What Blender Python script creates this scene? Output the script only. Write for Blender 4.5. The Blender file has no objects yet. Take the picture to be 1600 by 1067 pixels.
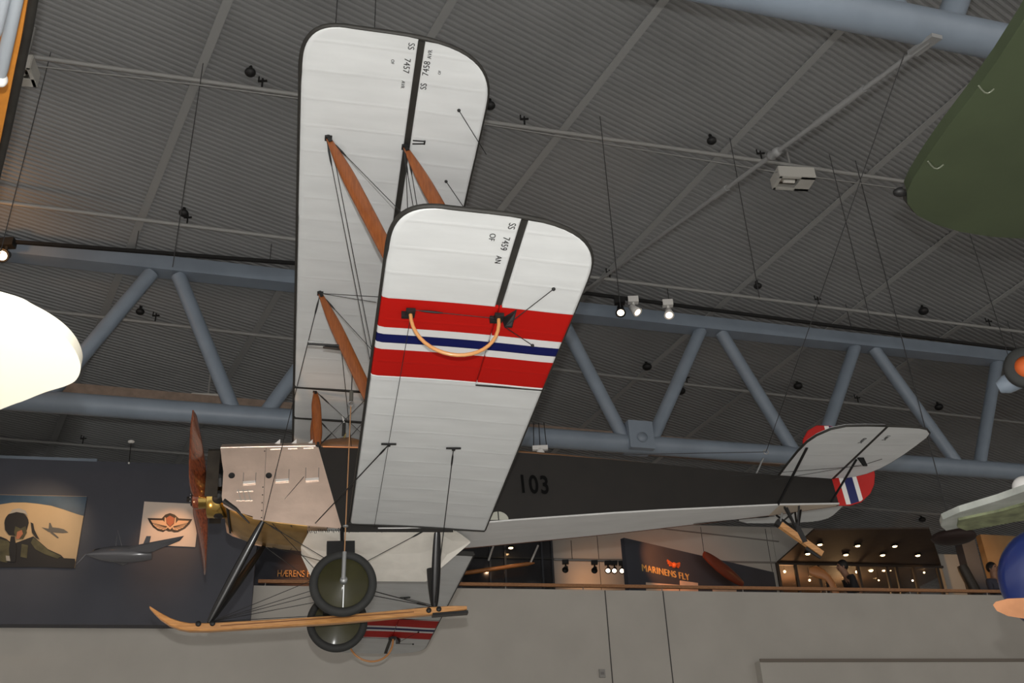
import bpy, math, random
from mathutils import Vector, Matrix
random.seed(7)
S = bpy.context.scene
COL = S.collection
PI = math.pi
# ------------------------------------------------------------------ camera
CZ = 1.6
TH, RO, FPX = 0.4994, -0.0444, 1539.72
_f = Vector((0, math.cos(TH), math.sin(TH))); _u = Vector((0, -math.sin(TH), math.cos(TH))); _r = Vector((1, 0, 0))
CR = math.cos(RO) * _r + math.sin(RO) * _u
CU = -math.sin(RO) * _r + math.cos(RO) * _u
CF = _f
cam = bpy.data.cameras.new('camera'); camo = bpy.data.objects.new('camera', cam); COL.objects.link(camo)
m = Matrix.Identity(4)
for i in range(3):
    m[i][0] = CR[i]; m[i][1] = CU[i]; m[i][2] = -CF[i]
m[2][3] = CZ
camo.matrix_world = m
cam.sensor_width = 36; cam.lens = 36 * FPX / 1600; cam.clip_start = 0.05; cam.clip_end = 300
S.camera = camo
CAM = Vector((0, 0, CZ))
# ------------------------------------------------------------------ light and view
S.view_settings.view_transform = 'Standard'; S.view_settings.look = 'None'
S.cycles.diffuse_bounces = 3; S.cycles.glossy_bounces = 3
S.view_settings.exposure = 0.0; S.view_settings.gamma = 1.0; S.view_settings.use_curve_mapping = False
w = bpy.data.worlds.new('hall_air'); S.world = w; w.use_nodes = True
w.node_tree.nodes['Background'].inputs[0].default_value = (1.0, 0.945, 0.89, 1)
w.node_tree.nodes['Background'].inputs[1].default_value = 0.84

def light(name, kind, loc, power, color=(1, 1, 1), radius=0.05, target=None, angle=60, blend=0.5):
    l = bpy.data.lights.new(name, kind); l.energy = power; l.color = color
    l.shadow_soft_size = radius
    o = bpy.data.objects.new(name, l); COL.objects.link(o); o.location = loc
    if kind == 'SPOT':
        l.spot_size = math.radians(angle); l.spot_blend = blend
    if target is not None:
        o.rotation_euler = (Vector(target) - Vector(loc)).to_track_quat('-Z', 'Y').to_euler()
    return o
# the photographer's flash, mounted above the lens
light('camera_flash', 'POINT', CAM + CU * 0.30 - CF * 0.02, 1500, (1.0, 0.99, 0.97), 0.03)

# ------------------------------------------------------------------ helpers
def ray(px, py):
    return (px - 800) / FPX * CR - (py - 533.5) / FPX * CU + CF
def at_z(px, py, z):                      # z measured above the eye
    r = ray(px, py); return CAM + r * (z / r.z)
def at_pl(px, py, P, n):
    r = ray(px, py); return CAM + r * ((Vector(P) - CAM).dot(n) / r.dot(n))
def at_d(px, py, d):
    r = ray(px, py); return CAM + r.normalized() * d

def tagp(o, label=None, cat=None, group=None, kind=None):
    if label: o['label'] = label
    if cat: o['category'] = cat
    if group: o['group'] = group
    if kind: o['kind'] = kind
    return o

class MB:
    def __init__(s): s.v = []; s.f = []; s.sm = []
    def add(s, vs, fs, smooth=False):
        b = len(s.v); s.v += [tuple(v) for v in vs]
        for f in fs: s.f.append([i + b for i in f]); s.sm.append(smooth)
        return s
    def box(s, c, sz, X=(1, 0, 0), Y=(0, 1, 0), Z=(0, 0, 1)):
        c = Vector(c); X = Vector(X) * sz[0] / 2; Y = Vector(Y) * sz[1] / 2; Z = Vector(Z) * sz[2] / 2
        vs = [c + a * X + b * Y + d * Z for a in (-1, 1) for b in (-1, 1) for d in (-1, 1)]
        return s.add(vs, [(0, 1, 3, 2), (4, 6, 7, 5), (0, 4, 5, 1), (2, 3, 7, 6), (0, 2, 6, 4), (1, 5, 7, 3)])
    def bar(s, a, b, wd, th, up=(0, 0, 1)):
        a = Vector(a); b = Vector(b); Z = (b - a); L = Z.length; Z = Z / L
        X = Vector(up).cross(Z)
        if X.length < 1e-4: X = Vector((1, 0, 0)).cross(Z)
        X.normalize(); Y = Z.cross(X)
        return s.box((a + b) / 2, (wd, th, L), X, Y, Z)
    def tube(s, pts, r, n=10, caps=True, closed=False, sx=1.0, sy=1.0, up=None):
        pts = [Vector(p) for p in pts]; N = len(pts)
        rs = r if isinstance(r, (list, tuple)) else [r] * N
        rings = []
        ref = Vector(up) if up else None
        for i, p in enumerate(pts):
            if closed: t = pts[(i + 1) % N] - pts[i - 1]
            else: t = pts[min(i + 1, N - 1)] - pts[max(i - 1, 0)]
            t.normalize()
            if ref is None:
                ref = Vector((0, 0, 1)) if abs(t.z) < 0.9 else Vector((1, 0, 0))
            X = ref - t * ref.dot(t)
            if X.length < 1e-5: X = Vector((0, 1, 0)) - t * t.y
            X.normalize(); Y = t.cross(X)
            if up is None: ref = X
            rings.append([p + X * (rs[i] * sx * math.cos(2 * PI * k / n)) + Y * (rs[i] * sy * math.sin(2 * PI * k / n)) for k in range(n)])
        vs = [v for g in rings for v in g]; fs = []
        for i in range(N if closed else N - 1):
            a = i * n; b = ((i + 1) % N) * n
            for k in range(n):
                fs.append((a + k, a + (k + 1) % n, b + (k + 1) % n, b + k))
        s.add(vs, fs, True)
        if caps and not closed:
            s.add(rings[0], [tuple(range(n))[::-1]]); s.add(rings[-1], [tuple(range(n))])
        return s
    def lathe(s, c, axis, prof, n=32, smooth=True, X=None):
        # prof: list of (radius, height along the axis)
        c = Vector(c); A = Vector(axis).normalized()
        X = (Vector((0, 0, 1)) if abs(A.z) < 0.9 else Vector((1, 0, 0))); X = (X - A * X.dot(A)).normalized(); Y = A.cross(X)
        vs = []; fs = []
        for (r, h) in prof:
            for k in range(n):
                a = 2 * PI * k / n; vs.append(c + A * h + X * (r * math.cos(a)) + Y * (r * math.sin(a)))
        for i in range(len(prof) - 1):
            for k in range(n):
                fs.append((i * n + k, i * n + (k + 1) % n, (i + 1) * n + (k + 1) % n, (i + 1) * n + k))
        return s.add(vs, fs, smooth)
    def prism(s, outline, off):
        o = [Vector(p) for p in outline]; off = Vector(off); n = len(o)
        vs = o + [p + off for p in o]
        fs = [tuple(range(n)), tuple(range(2 * n - 1, n - 1, -1))] + [(i, (i + 1) % n, (i + 1) % n + n, i + n) for i in range(n)]
        return s.add(vs, fs)
    def ball(s, c, r, n=16, m=10, sc=(1, 1, 1)):
        c = Vector(c); vs = []; fs = []
        for j in range(m + 1):
            ph = PI * j / m
            for k in range(n):
                a = 2 * PI * k / n
                vs.append(c + Vector((r * sc[0] * math.sin(ph) * math.cos(a), r * sc[1] * math.sin(ph) * math.sin(a), r * sc[2] * math.cos(ph))))
        for j in range(m):
            for k in range(n):
                fs.append((j * n + k, (j + 1) * n + k, (j + 1) * n + (k + 1) % n, j * n + (k + 1) % n))
        return s.add(vs, fs, True)
    def loft(s, rings, smooth=False, caps=True):
        n = len(rings[0]); vs = [v for g in rings for v in g]; fs = []
        for i in range(len(rings) - 1):
            for k in range(n):
                fs.append((i * n + k, i * n + (k + 1) % n, (i + 1) * n + (k + 1) % n, (i + 1) * n + k))
        s.add(vs, fs, smooth)
        if caps:
            s.add(rings[0], [tuple(range(n))[::-1]]); s.add(rings[-1], [tuple(range(n))])
        return s
    def build(s, name, mat, parent=None, fix=True):
        me = bpy.data.meshes.new(name); me.from_pydata(s.v, [], s.f); me.update()
        for p, q in zip(me.polygons, s.sm): p.use_smooth = q
        if fix:
            import bmesh
            bm = bmesh.new(); bm.from_mesh(me); bmesh.ops.recalc_face_normals(bm, faces=bm.faces); bm.to_mesh(me); bm.free()
        if mat: me.materials.append(mat)
        o = bpy.data.objects.new(name, me); COL.objects.link(o)
        if parent: o.parent = parent
        return o

def empty(name, M=None, label=None, cat=None, group=None, kind=None):
    o = bpy.data.objects.new(name, None); COL.objects.link(o); o.empty_display_size = 0.2
    if M is not None:
        if isinstance(M, Matrix): o.matrix_world = M
        else: o.location = M
    return tagp(o, label, cat, group, kind)

def build_at(mb, name, mat, origin, **kw):
    """top-level mesh whose origin sits at `origin`; vertices are given in world coordinates"""
    o = Vector(origin); mb.v = [tuple(Vector(v) - o) for v in mb.v]
    ob = mb.build(name, mat); ob.location = o
    return tagp(ob, **kw)

def rel(mb, origin):
    o = Vector(origin); mb.v = [tuple(Vector(v) - o) for v in mb.v]; return mb

def copy_tree(o, parent=None):
    c = o.copy(); COL.objects.link(c)
    if parent: c.parent = parent
    for ch in list(o.children): copy_tree(ch, c)
    return c

def text_mesh(name, body, size, origin, X, Y, mat, parent=None, ext=0.002, align='CENTER', spacing=1.0, sx=1.0, offset=0.0):
    cu = bpy.data.curves.new('lettering', 'FONT'); cu.body = body; cu.size = size; cu.extrude = ext
    cu.align_x = align; cu.align_y = 'CENTER'; cu.space_character = spacing; cu.offset = offset
    t = bpy.data.objects.new('tmp', cu); COL.objects.link(t)
    dg = bpy.context.evaluated_depsgraph_get(); me = bpy.data.meshes.new_from_object(t.evaluated_get(dg))
    bpy.data.objects.remove(t); bpy.data.curves.remove(cu)
    X = Vector(X).normalized(); Y = Vector(Y).normalized(); Z = X.cross(Y)
    M = Matrix.Identity(4)
    for i in range(3): M[i][0] = X[i] * sx; M[i][1] = Y[i]; M[i][2] = Z[i]; M[i][3] = Vector(origin)[i]
    me.transform(M); me.name = name
    me.materials.clear(); me.materials.append(mat)
    o = bpy.data.objects.new(name, me); COL.objects.link(o)
    if parent: o.parent = parent
    return o

# ------------------------------------------------------------------ materials
def mat(name, color, rough=0.6, metal=0.0, noise=0.0, nscale=8.0, bump=0.0, bscale=40.0, spec=0.5, emit=None, estr=0.0, alpha=None, trans=0.0, coat=0.0):
    m = bpy.data.materials.new(name); m.use_nodes = True; nt = m.node_tree; b = nt.nodes['Principled BSDF']
    b.inputs['Base Color'].default_value = (*color, 1); b.inputs['Roughness'].default_value = rough
    b.inputs['Metallic'].default_value = metal; b.inputs['Specular IOR Level'].default_value = spec
    b.inputs['Coat Weight'].default_value = coat; b.inputs['Coat Roughness'].default_value = 0.12
    b.inputs['Transmission Weight'].default_value = trans
    if alpha is not None: b.inputs['Alpha'].default_value = alpha
    tc = nt.nodes.new('ShaderNodeTexCoord')
    if noise > 0:
        n = nt.nodes.new('ShaderNodeTexNoise'); n.inputs['Scale'].default_value = nscale; n.inputs['Detail'].default_value = 5
        nt.links.new(tc.outputs['Object'], n.inputs['Vector'])
        r = nt.nodes.new('ShaderNodeValToRGB')
        r.color_ramp.elements[0].position = 0.3; r.color_ramp.elements[1].position = 0.7
        r.color_ramp.elements[0].color = (*[c * (1 - noise) for c in color], 1)
        r.color_ramp.elements[1].color = (*[min(1, c * (1 + noise)) for c in color], 1)
        nt.links.new(n.outputs[0], r.inputs[0]); nt.links.new(r.outputs[0], b.inputs['Base Color'])
    if bump > 0:
        n = nt.nodes.new('ShaderNodeTexNoise'); n.inputs['Scale'].default_value = bscale; n.inputs['Detail'].default_value = 4
        nt.links.new(tc.outputs['Object'], n.inputs['Vector'])
        bp = nt.nodes.new('ShaderNodeBump'); bp.inputs['Strength'].default_value = bump; bp.inputs['Distance'].default_value = 0.01
        nt.links.new(n.outputs[0], bp.inputs['Height']); nt.links.new(bp.outputs[0], b.inputs['Normal'])
    if emit:
        b.inputs['Emission Color'].default_value = (*emit, 1); b.inputs['Emission Strength'].default_value = estr
    return m

def fabric_mat(name, stripes=False, base=(0.66, 0.68, 0.68)):
    """doped linen with ribs telegraphing through; optional national bands laid across the span"""
    m = bpy.data.materials.new(name); m.use_nodes = True; nt = m.node_tree; b = nt.nodes['Principled BSDF']
    b.inputs['Roughness'].default_value = 0.6; b.inputs['Specular IOR Level'].default_value = 0.16
    tc = nt.nodes.new('ShaderNodeTexCoord'); sep = nt.nodes.new('ShaderNodeSeparateXYZ'); nt.links.new(tc.outputs['Object'], sep.inputs[0])
    n = nt.nodes.new('ShaderNodeTexNoise'); n.inputs['Scale'].default_value = 2.2; n.inputs['Detail'].default_value = 6
    mp = nt.nodes.new('ShaderNodeMapping'); mp.inputs['Scale'].default_value = (0.8, 3.0, 1.0)
    nt.links.new(tc.outputs['Object'], mp.inputs[0]); nt.links.new(mp.outputs[0], n.inputs['Vector'])
    r = nt.nodes.new('ShaderNodeValToRGB'); r.color_ramp.elements[0].position = 0.3; r.color_ramp.elements[1].position = 0.75
    r.color_ramp.elements[0].color = (*[c * 0.93 for c in base], 1); r.color_ramp.elements[1].color = (*[min(1, c * 1.05) for c in base], 1)
    nt.links.new(n.outputs[0], r.inputs[0])
    out = r.outputs[0]
    ab = nt.nodes.new('ShaderNodeMath'); ab.operation = 'ABSOLUTE'; nt.links.new(sep.outputs[1], ab.inputs[0])
    # rib lines : stitched tape every 0.33 m
    dv = nt.nodes.new('ShaderNodeMath'); dv.operation = 'DIVIDE'; dv.inputs[1].default_value = 0.29; nt.links.new(ab.outputs[0], dv.inputs[0])
    fr = nt.nodes.new('ShaderNodeMath'); fr.operation = 'FRACT'; nt.links.new(dv.outputs[0], fr.inputs[0])
    pp = nt.nodes.new('ShaderNodeValToRGB'); cr = pp.color_ramp
    cr.elements[0].position = 0.0; cr.elements[0].color = (0, 0, 0, 1); cr.elements[1].position = 1.0; cr.elements[1].color = (0, 0, 0, 1)
    for p, c in ((0.42, 0.05), (0.47, 0.8), (0.5, 1.0), (0.53, 0.8), (0.58, 0.05)):
        e = cr.elements.new(p); e.color = (c, c, c, 1)
    nt.links.new(fr.outputs[0], pp.inputs[0])
    n2 = nt.nodes.new('ShaderNodeTexNoise'); n2.inputs['Scale'].default_value = 7; n2.inputs['Detail'].default_value = 3
    nt.links.new(mp.outputs[0], n2.inputs['Vector'])
    ad = nt.nodes.new('ShaderNodeMath'); ad.operation = 'MULTIPLY_ADD'; ad.inputs[1].default_value = 0.5
    nt.links.new(n2.outputs[0], ad.inputs[0]); nt.links.new(pp.outputs[0], ad.inputs[2])
    bp = nt.nodes.new('ShaderNodeBump'); bp.inputs['Strength'].default_value = 0.16; bp.inputs['Distance'].default_value = 0.010
    nt.links.new(ad.outputs[0], bp.inputs['Height']); nt.links.new(bp.outputs[0], b.inputs['Normal'])
    if stripes:
        mr = nt.nodes.new('ShaderNodeMath'); mr.operation = 'DIVIDE'; mr.inputs[1].default_value = 6.0; nt.links.new(ab.outputs[0], mr.inputs[0])
        sr = nt.nodes.new('ShaderNodeValToRGB'); c = sr.color_ramp; c.interpolation = 'CONSTANT'
        W_ = (0, 0, 0, 0)
        red = (0.46, 0.008, 0.005, 1); wh = (0.72, 0.72, 0.72, 1); bl = (0.006, 0.009, 0.085, 1)
        c.elements[0].position = 0; c.elements[0].color = (1, 1, 1, 1)
        c.elements[1].position = 3.384 / 6; c.elements[1].color = red
        for p, q in ((3.794, wh), (3.873, bl), (3.998, wh), (4.082, red), (4.479, (1, 1, 1, 1))):
            e = c.elements.new(p / 6); e.color = q
        nt.links.new(mr.outputs[0], sr.inputs[0])
        lt = nt.nodes.new('ShaderNodeMath'); lt.operation = 'LESS_THAN'; lt.inputs[1].default_value = 4.479; nt.links.new(ab.outputs[0], lt.inputs[0])
        gt = nt.nodes.new('ShaderNodeMath'); gt.operation = 'GREATER_THAN'; gt.inputs[1].default_value = 3.384; nt.links.new(ab.outputs[0], gt.inputs[0])
        mu = nt.nodes.new('ShaderNodeMath'); mu.operation = 'MULTIPLY'; nt.links.new(lt.outputs[0], mu.inputs[0]); nt.links.new(gt.outputs[0], mu.inputs[1])
        mx = nt.nodes.new('ShaderNodeMix'); mx.data_type = 'RGBA'
        nt.links.new(mu.outputs[0], mx.inputs[0]); nt.links.new(out, mx.inputs[6]); nt.links.new(sr.outputs[0], mx.inputs[7])
        out = mx.outputs[2]
    nt.links.new(out, b.inputs['Base Color'])
    return m

def wood_mat(name, c1, c2, rough=0.3, coat=0.4, axis=0, scale=6):
    m = bpy.data.materials.new(name); m.use_nodes = True; nt = m.node_tree; b = nt.nodes['Principled BSDF']
    tc = nt.nodes.new('ShaderNodeTexCoord'); mp = nt.nodes.new('ShaderNodeMapping')
    sc = [14, 14, 14]; sc[axis] = 1.2; mp.inputs['Scale'].default_value = sc
    n = nt.nodes.new('ShaderNodeTexNoise'); n.inputs['Scale'].default_value = scale; n.inputs['Detail'].default_value = 8
    nt.links.new(tc.outputs['Object'], mp.inputs[0]); nt.links.new(mp.outputs[0], n.inputs['Vector'])
    r = nt.nodes.new('ShaderNodeValToRGB'); r.color_ramp.elements[0].position = 0.35; r.color_ramp.elements[1].position = 0.65
    r.color_ramp.elements[0].color = (*c1, 1); r.color_ramp.elements[1].color = (*c2, 1)
    nt.links.new(n.outputs[0], r.inputs[0]); nt.links.new(r.outputs[0], b.inputs['Base Color'])
    b.inputs['Roughness'].default_value = rough; b.inputs['Coat Weight'].default_value = coat; b.inputs['Coat Roughness'].default_value = 0.1
    return m

M_fab = fabric_mat('doped_linen'); M_flag = fabric_mat('doped_linen_with_bands', True)
M_edge = mat('dark_edge_tape', (0.022, 0.021, 0.018), 0.6, noise=0.25)
M_dark = mat('dark_brown_dope', (0.008, 0.0062, 0.0045), 0.7, noise=0.2, nscale=4, bump=0.15, bscale=60)
M_deck = mat('brown_decking', (0.16, 0.075, 0.03), 0.35, noise=0.25)
M_belly = fabric_mat('belly_linen', base=(0.60, 0.60, 0.59))
M_alu = mat('dull_aluminium', (0.80, 0.62, 0.51), 0.36, 0.9, noise=0.1, nscale=3, bump=0.35, bscale=6)
M_alu2 = mat('brassy_sheet', (0.42, 0.27, 0.10), 0.38, 0.8, noise=0.2, nscale=5, bump=0.2, bscale=8)
M_brass = mat('polished_brass', (0.75, 0.52, 0.16), 0.2, 1.0, noise=0.1)
M_blk = mat('black_paint', (0.006, 0.006, 0.0065), 0.3, coat=0.15, spec=.35)
M_iron = mat('dark_fitting', (0.02, 0.02, 0.02), 0.5, 0.4)
M_wire = mat('bracing_wire', (0.03, 0.03, 0.03), 0.5, 0.5)
M_wire2 = mat('suspension_wire', (0.05, 0.05, 0.052), 0.6, 0.3)
M_strut = wood_mat('varnished_spruce', (0.185, 0.048, 0.008), (0.26, 0.074, 0.014), 0.35, 0.2, 2)
M_ash = wood_mat('honey_ash', (0.42, 0.19, 0.055), (0.60, 0.30, 0.10), 0.3, 0.4, 0)
M_prop = wood_mat('mahogany_laminate', (0.10, 0.024, 0.010), (0.22, 0.055, 0.02), 0.22, 0.6, 1, 4)
M_rub = mat('tyre_rubber', (0.02, 0.021, 0.02), 0.75, noise=0.2)
M_disc = mat('olive_wheel_disc', (0.036, 0.034, 0.012), 0.45, noise=0.25, nscale=3, coat=0.08, spec=.3)
M_hub = mat('grey_hub', (0.30, 0.31, 0.31), 0.4, 0.6)
M_white = mat('white_paint', (0.78, 0.77, 0.74), 0.5)
M_canvas = mat('cream_canvas', (0.80, 0.77, 0.70), 0.8, noise=0.04, bump=0.3, bscale=5)
M_steel = mat('blue_grey_steel', (0.215, 0.260, 0.315), 0.42, 0.0, noise=0.08, nscale=2)
M_ceil = mat('corrugated_grey_sheet', (0.235, 0.24, 0.24), 0.50, 0.0, noise=0.12, nscale=0.5)
M_strip = mat('grey_purlin', (0.29, 0.295, 0.29), 0.6)
M_pipe = mat('grey_pipe', (0.28, 0.28, 0.27), 0.5)
M_wall = mat('off_white_plaster', (0.50, 0.475, 0.43), 0.8, noise=0.05, nscale=1.2)
M_panel = mat('dark_grey_board', (0.062, 0.065, 0.082), 0.6, noise=0.08, nscale=1.5)
M_rail = wood_mat('oak_rail', (0.30, 0.13, 0.045), (0.42, 0.19, 0.07), 0.5, 0.1, 0)
M_seam = mat('dark_joint', (0.06, 0.058, 0.055), 0.8)
M_tan = mat('tan_board', (0.36, 0.25, 0.15), 0.8, noise=0.1)
M_brownb = mat('brown_soffit', (0.07, 0.05, 0.038), 0.7, noise=0.1)
M_redr = mat('rudder_red', (0.46, 0.008, 0.005), 0.5); M_blue = mat('rudder_blue', (0.010, 0.014, 0.105), 0.5)
M_lampon = mat('lit_bulb', (1, 0.8, 0.5), 0.5, emit=(1.0, 0.62, 0.28), estr=14)
M_lampw = mat('lit_lamp_face', (1, 0.9, 0.8), 0.5, emit=(1.0, 0.75, 0.52), estr=9)

# ================================================================== SETTING
# ---- sloping corrugated roof
tan_p = Vector((math.cos(0.288), math.sin(0.288), 0))             # trusses, pipes
n_t = Vector((-math.sin(0.288), math.cos(0.288), 0))
K = 0.8                                                           # roof size factor
T0 = CAM + Vector((-8.11, 18.65, 9)) * K
T1 = CAM + Vector((4.01, 8.53, 9)) * K
cn = Vector((0.05, -0.125, -0.99)).normalized()
CP = CAM + Vector((5.05, 22.55, 13.09)) * K
def ceil_z(x, y): return CP.z - ((x - CP.x) * cn.x + (y - CP.y) * cn.y) / cn.z
ca = math.radians(36)
cu_, cv_ = Vector((math.cos(ca), math.sin(ca), 0)), Vector((-math.sin(ca), math.cos(ca), 0))
mb = MB(); per = 0.096; prof = [(0, 0), (0.034, 0), (0.048, 0.027), (0.082, 0.027)]
v = -12.0; lines = []
while v < 40:
    for a, h in prof: lines.append((v + a, h))
    v += per
vs = []; fs = []
for (vv, h) in lines:
    for uu in (-26.0, 46.0):
        p = cu_ * uu + cv_ * vv; vs.append((p.x, p.y, ceil_z(p.x, p.y) + h))
for i in range(len(lines) - 1):
    fs.append((2 * i, 2 * i + 1, 2 * i + 3, 2 * i + 2))
mb.add(vs, fs)
c = mb.build('ceiling', M_ceil, fix=False); tagp(c, kind='structure')
mb = MB()
p0 = [cu_ * a + cv_ * b for a, b in ((-27, -15), (47, -15), (47, 47), (-27, 47))]
mb.prism([(p.x, p.y, ceil_z(p.x, p.y) + 0.12) for p in p0], (0, 0, 0.25))
tagp(mb.build('ceiling_roof_slab', M_ceil), kind='structure')
# flat cover strips under the roof sheets
sd = Vector((-0.53, 0.848, 0)); sn = Vector((0.848, 0.53, 0))
k = 0
for cc in [K * q for q in (-1.0, 2.5, 6.05, 9.55, 13.1, 16.65, 20.2, 23.7)]:
    a = sn * cc - sd * 8; b = sn * cc + sd * 38
    a = Vector((a.x, a.y, ceil_z(a.x, a.y) - 0.012)); b = Vector((b.x, b.y, ceil_z(b.x, b.y) - 0.012))
    k += 1
    mb = MB(); mb.bar(a, b, 0.13, 0.02, up=cn)
    tagp(mb.build('trim_%d' % k, M_strip), kind='structure')

# ---- gallery and walls
GA = Vector((-5.26, 18.93, 5.2 + CZ)); GB = Vector((8.67, 22.03, 5.2 + CZ))
gu = (GB - GA).normalized(); gn = Vector((gu.y, -gu.x, 0))          # gn points to the camera
def gpt(px, py, off=0.0): return at_pl(px, py, GA + gn * off, gn)   # point on the parapet plane moved `off` forward
def gal(s, off, z): p = GA + gu * s + gn * off; return Vector((p.x, p.y, z))
floor = MB().box((2, 14, -0.1), (64, 52, 0.2)); tagp(floor.build('floor', mat('pale_floor', (0.74, 0.71, 0.67), 0.6, noise=0.1)), kind='structure')
zt = 5.2 + CZ
w_ = MB().prism([gal(-16, 0, 0), gal(30, 0, 0), gal(30, 0, zt), gal(-16, 0, zt)], -gn * 0.2)
tagp(w_.build('wall_gallery_front', M_wall), kind='structure')
gf = MB().prism([gal(-16, -0.2, 4.1 + CZ), gal(30, -0.2, 4.1 + CZ), gal(30, -7.0, 4.1 + CZ), gal(-16, -7.0, 4.1 + CZ)], (0, 0, -0.3))
tagp(gf.build('floor_gallery', mat('gallery_floor', (0.16, 0.12, 0.09), 0.5)), kind='structure')
M_hall = mat('hall_far_wall', (0.12, 0.11, 0.10), 0.8)
tagp(MB().box((2, 46, 6), (70, 0.3, 12)).build('wall_back', M_hall), kind='structure')
tagp(MB().box((-24, 28, 8), (0.3, 36, 16)).build('wall_side_left', M_hall), kind='structure')
tagp(MB().box((33, 28, 8), (0.3, 36, 16)).build('wall_side_right', M_hall), kind='structure')
# panel joints in the white wall
for i, px in enumerate((945.5, 1036)):
    p = gpt(px, 926, 0.004)
    mb = MB().bar(Vector((p.x, p.y, 0)), Vector((p.x, p.y, zt - 0.01)), 0.02, 0.01, up=gn)
    tagp(mb.build('trim_%d' % (20 + i), M_seam), kind='structure')
# shallow projecting box low on the right (door case)
a = gpt(1187, 1032, 0.25); b = gpt(1600, 1027, 0.25)
mb = MB()
q0 = Vector((a.x, a.y, 0)); q1 = q0 + gu * 14
mb.prism([q0, q1, Vector((q1.x, q1.y, a.z)), a], -gn * 0.25)
tagp(mb.build('wall_projection', M_wall), kind='structure')
mb = MB().bar(a + gn * 0.02, Vector((q1.x, q1.y, a.z)) + gn * 0.02, 0.05, 0.06)
tagp(mb.build('trim_30', mat('ledge_brown', (0.2, 0.17, 0.14), 0.7)), kind='structure')
# back wall of the gallery
BP = at_z(1215, 880, 7.2)
def bpt(px, py, off=0.0): return at_pl(px, py, BP + gn * off, gn)
boff = (BP - GA).dot(gn)
def bs(px, py=900): return (bpt(px, py) - GA).dot(gu)
def bal(s, z, off=0.0): p = GA + gu * s + gn * (boff + off); return Vector((p.x, p.y, z))
zf = 4.1 + CZ
sL, s865, s1215, s1470, s1515 = -16, bs(865), bs(1217), bs(1475), bs(1512)
z_back = at_pl(1180, 823, BP, gn).z
mb = MB().prism([bal(s865, zf), bal(s1215, zf), bal(s1215, z_back), bal(s865, z_back)], -gn * 0.2)
tagp(mb.build('wall_gallery_back', M_wall), kind='structure')
mb = MB().prism([bal(s1215 + .01, 7.25 + CZ), bal(bs(1330), 7.25 + CZ), bal(bs(1330), z_back), bal(s1215 + .01, z_back)], -gn * 0.2)
tagp(mb.build('wall_gallery_upper', M_wall), kind='structure')
mb = MB().prism([bal(s1470, zf), bal(30, zf), bal(30, 7.55 + CZ), bal(s1470, 7.55 + CZ)], -gn * 0.2)
tagp(mb.build('wall_gallery_right', M_wall), kind='structure')
# horizontal joint and vertical joints on the back wall
for i, (p, q) in enumerate((((865, 873.5), (1217, 879)), ((1000, 822), (1217, 846)))):
    mb = MB().bar(bpt(*p, 0.01), bpt(*q, 0.01), 0.03 if i else 0.05, 0.02, up=gn)
    tagp(mb.build('trim_%d' % (40 + i), mat('wall_joint', (0.22, 0.2, 0.18), 0.8)), kind='structure')
for i, px in enumerate((938, 1105, 1208)):
    a = bpt(px, 900, 0.005); mb = MB().bar(Vector((a.x, a.y, zf)), Vector((a.x, a.y, z_back - .05)), 0.012, 0.01, up=gn)
    tagp(mb.build('trim_%d' % (45 + i), M_seam), kind='structure')
# dark soffit over the gallery on the right with lit downlights
zs = 7.2 + CZ
so = MB().prism([bal(s1215, zs), bal(s1470, zs), at_z(1452, 826, 7.2), at_z(1272, 828, 7.2)], (0, 0, 0.04))
tagp(so.build('ceiling_gallery', M_brownb), kind='structure')
# darker left stretch : glazed wall with dark room behind
M_dglass = mat('dark_glazing', (0.034, 0.034, 0.038), 0.10, spec=0.9)
sg = bs(722)
tagp(MB().prism([bal(sL, zf), bal(sg, zf), bal(sg, 7.9 + CZ), bal(sL, 7.9 + CZ)], -gn * 0.1).build('wall_gallery_left', M_panel), kind='structure')
mb = MB().prism([bal(sg, zf), bal(s865, zf), bal(s865, 7.9 + CZ), bal(sg, 7.9 + CZ)], -gn * 0.1)
tagp(mb.build('window_1', M_dglass), kind='structure')
for i, px in enumerate((766, 790, 848, 864)):
    a = bpt(px, 890, 0.03); mb = MB().bar(Vector((a.x, a.y, zf)), Vector((a.x, a.y, 7.8 + CZ)), 0.05, 0.05, up=gn)
    tagp(mb.build('trim_%d' % (50 + i), mat('mullion', (0.04, 0.045, 0.055), 0.5)), kind='structure')
mb = MB().bar(bpt(735, 870, 0.03), bpt(864, 873, 0.03), 0.04, 0.04, up=gn); tagp(mb.build('trim_55', M_edge), kind='structure')
# glazed room on the right
roomd = 3.0
mb = MB().prism([bal(s1215 - .3, zf, -roomd), bal(s1470 + .6, zf, -roomd), bal(s1470 + .6, zs, -roomd), bal(s1215 - .3, zs, -roomd)], -gn * 0.1)
tagp(mb.build('wall_room_back', M_tan), kind='structure')
mb = MB().prism([bal(s1215 - .3, zs, -0.21), bal(s1470 + .6, zs, -0.21), bal(s1470 + .6, zs, -roomd), bal(s1215 - .3, zs, -roomd)], (0, 0, 0.1))
tagp(mb.build('ceiling_room', M_brownb), kind='structure')
M_glass = mat('room_glass', (0.15, 0.13, 0.11), 0.02, alpha=0.14, spec=0.6)
mb = MB().prism([bal(s1215, zf), bal(s1470, zf), bal(s1470, zs), bal(s1215, zs)], -gn * 0.012)
tagp(mb.build('window_2', M_glass), kind='structure')
M_mull = mat('bronze_mullion', (0.05, 0.035, 0.025), 0.5)
for i, px in enumerate((1219, 1247, 1282, 1345, 1390, 1405, 1432, 1470)):
    a = bpt(px, 910, 0.04); mb = MB().bar(Vector((a.x, a.y, zf)), Vector((a.x, a.y, zs)), 0.07, 0.07, up=gn)
    tagp(mb.build('trim_%d' % (60 + i), M_mull), kind='structure')
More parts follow.
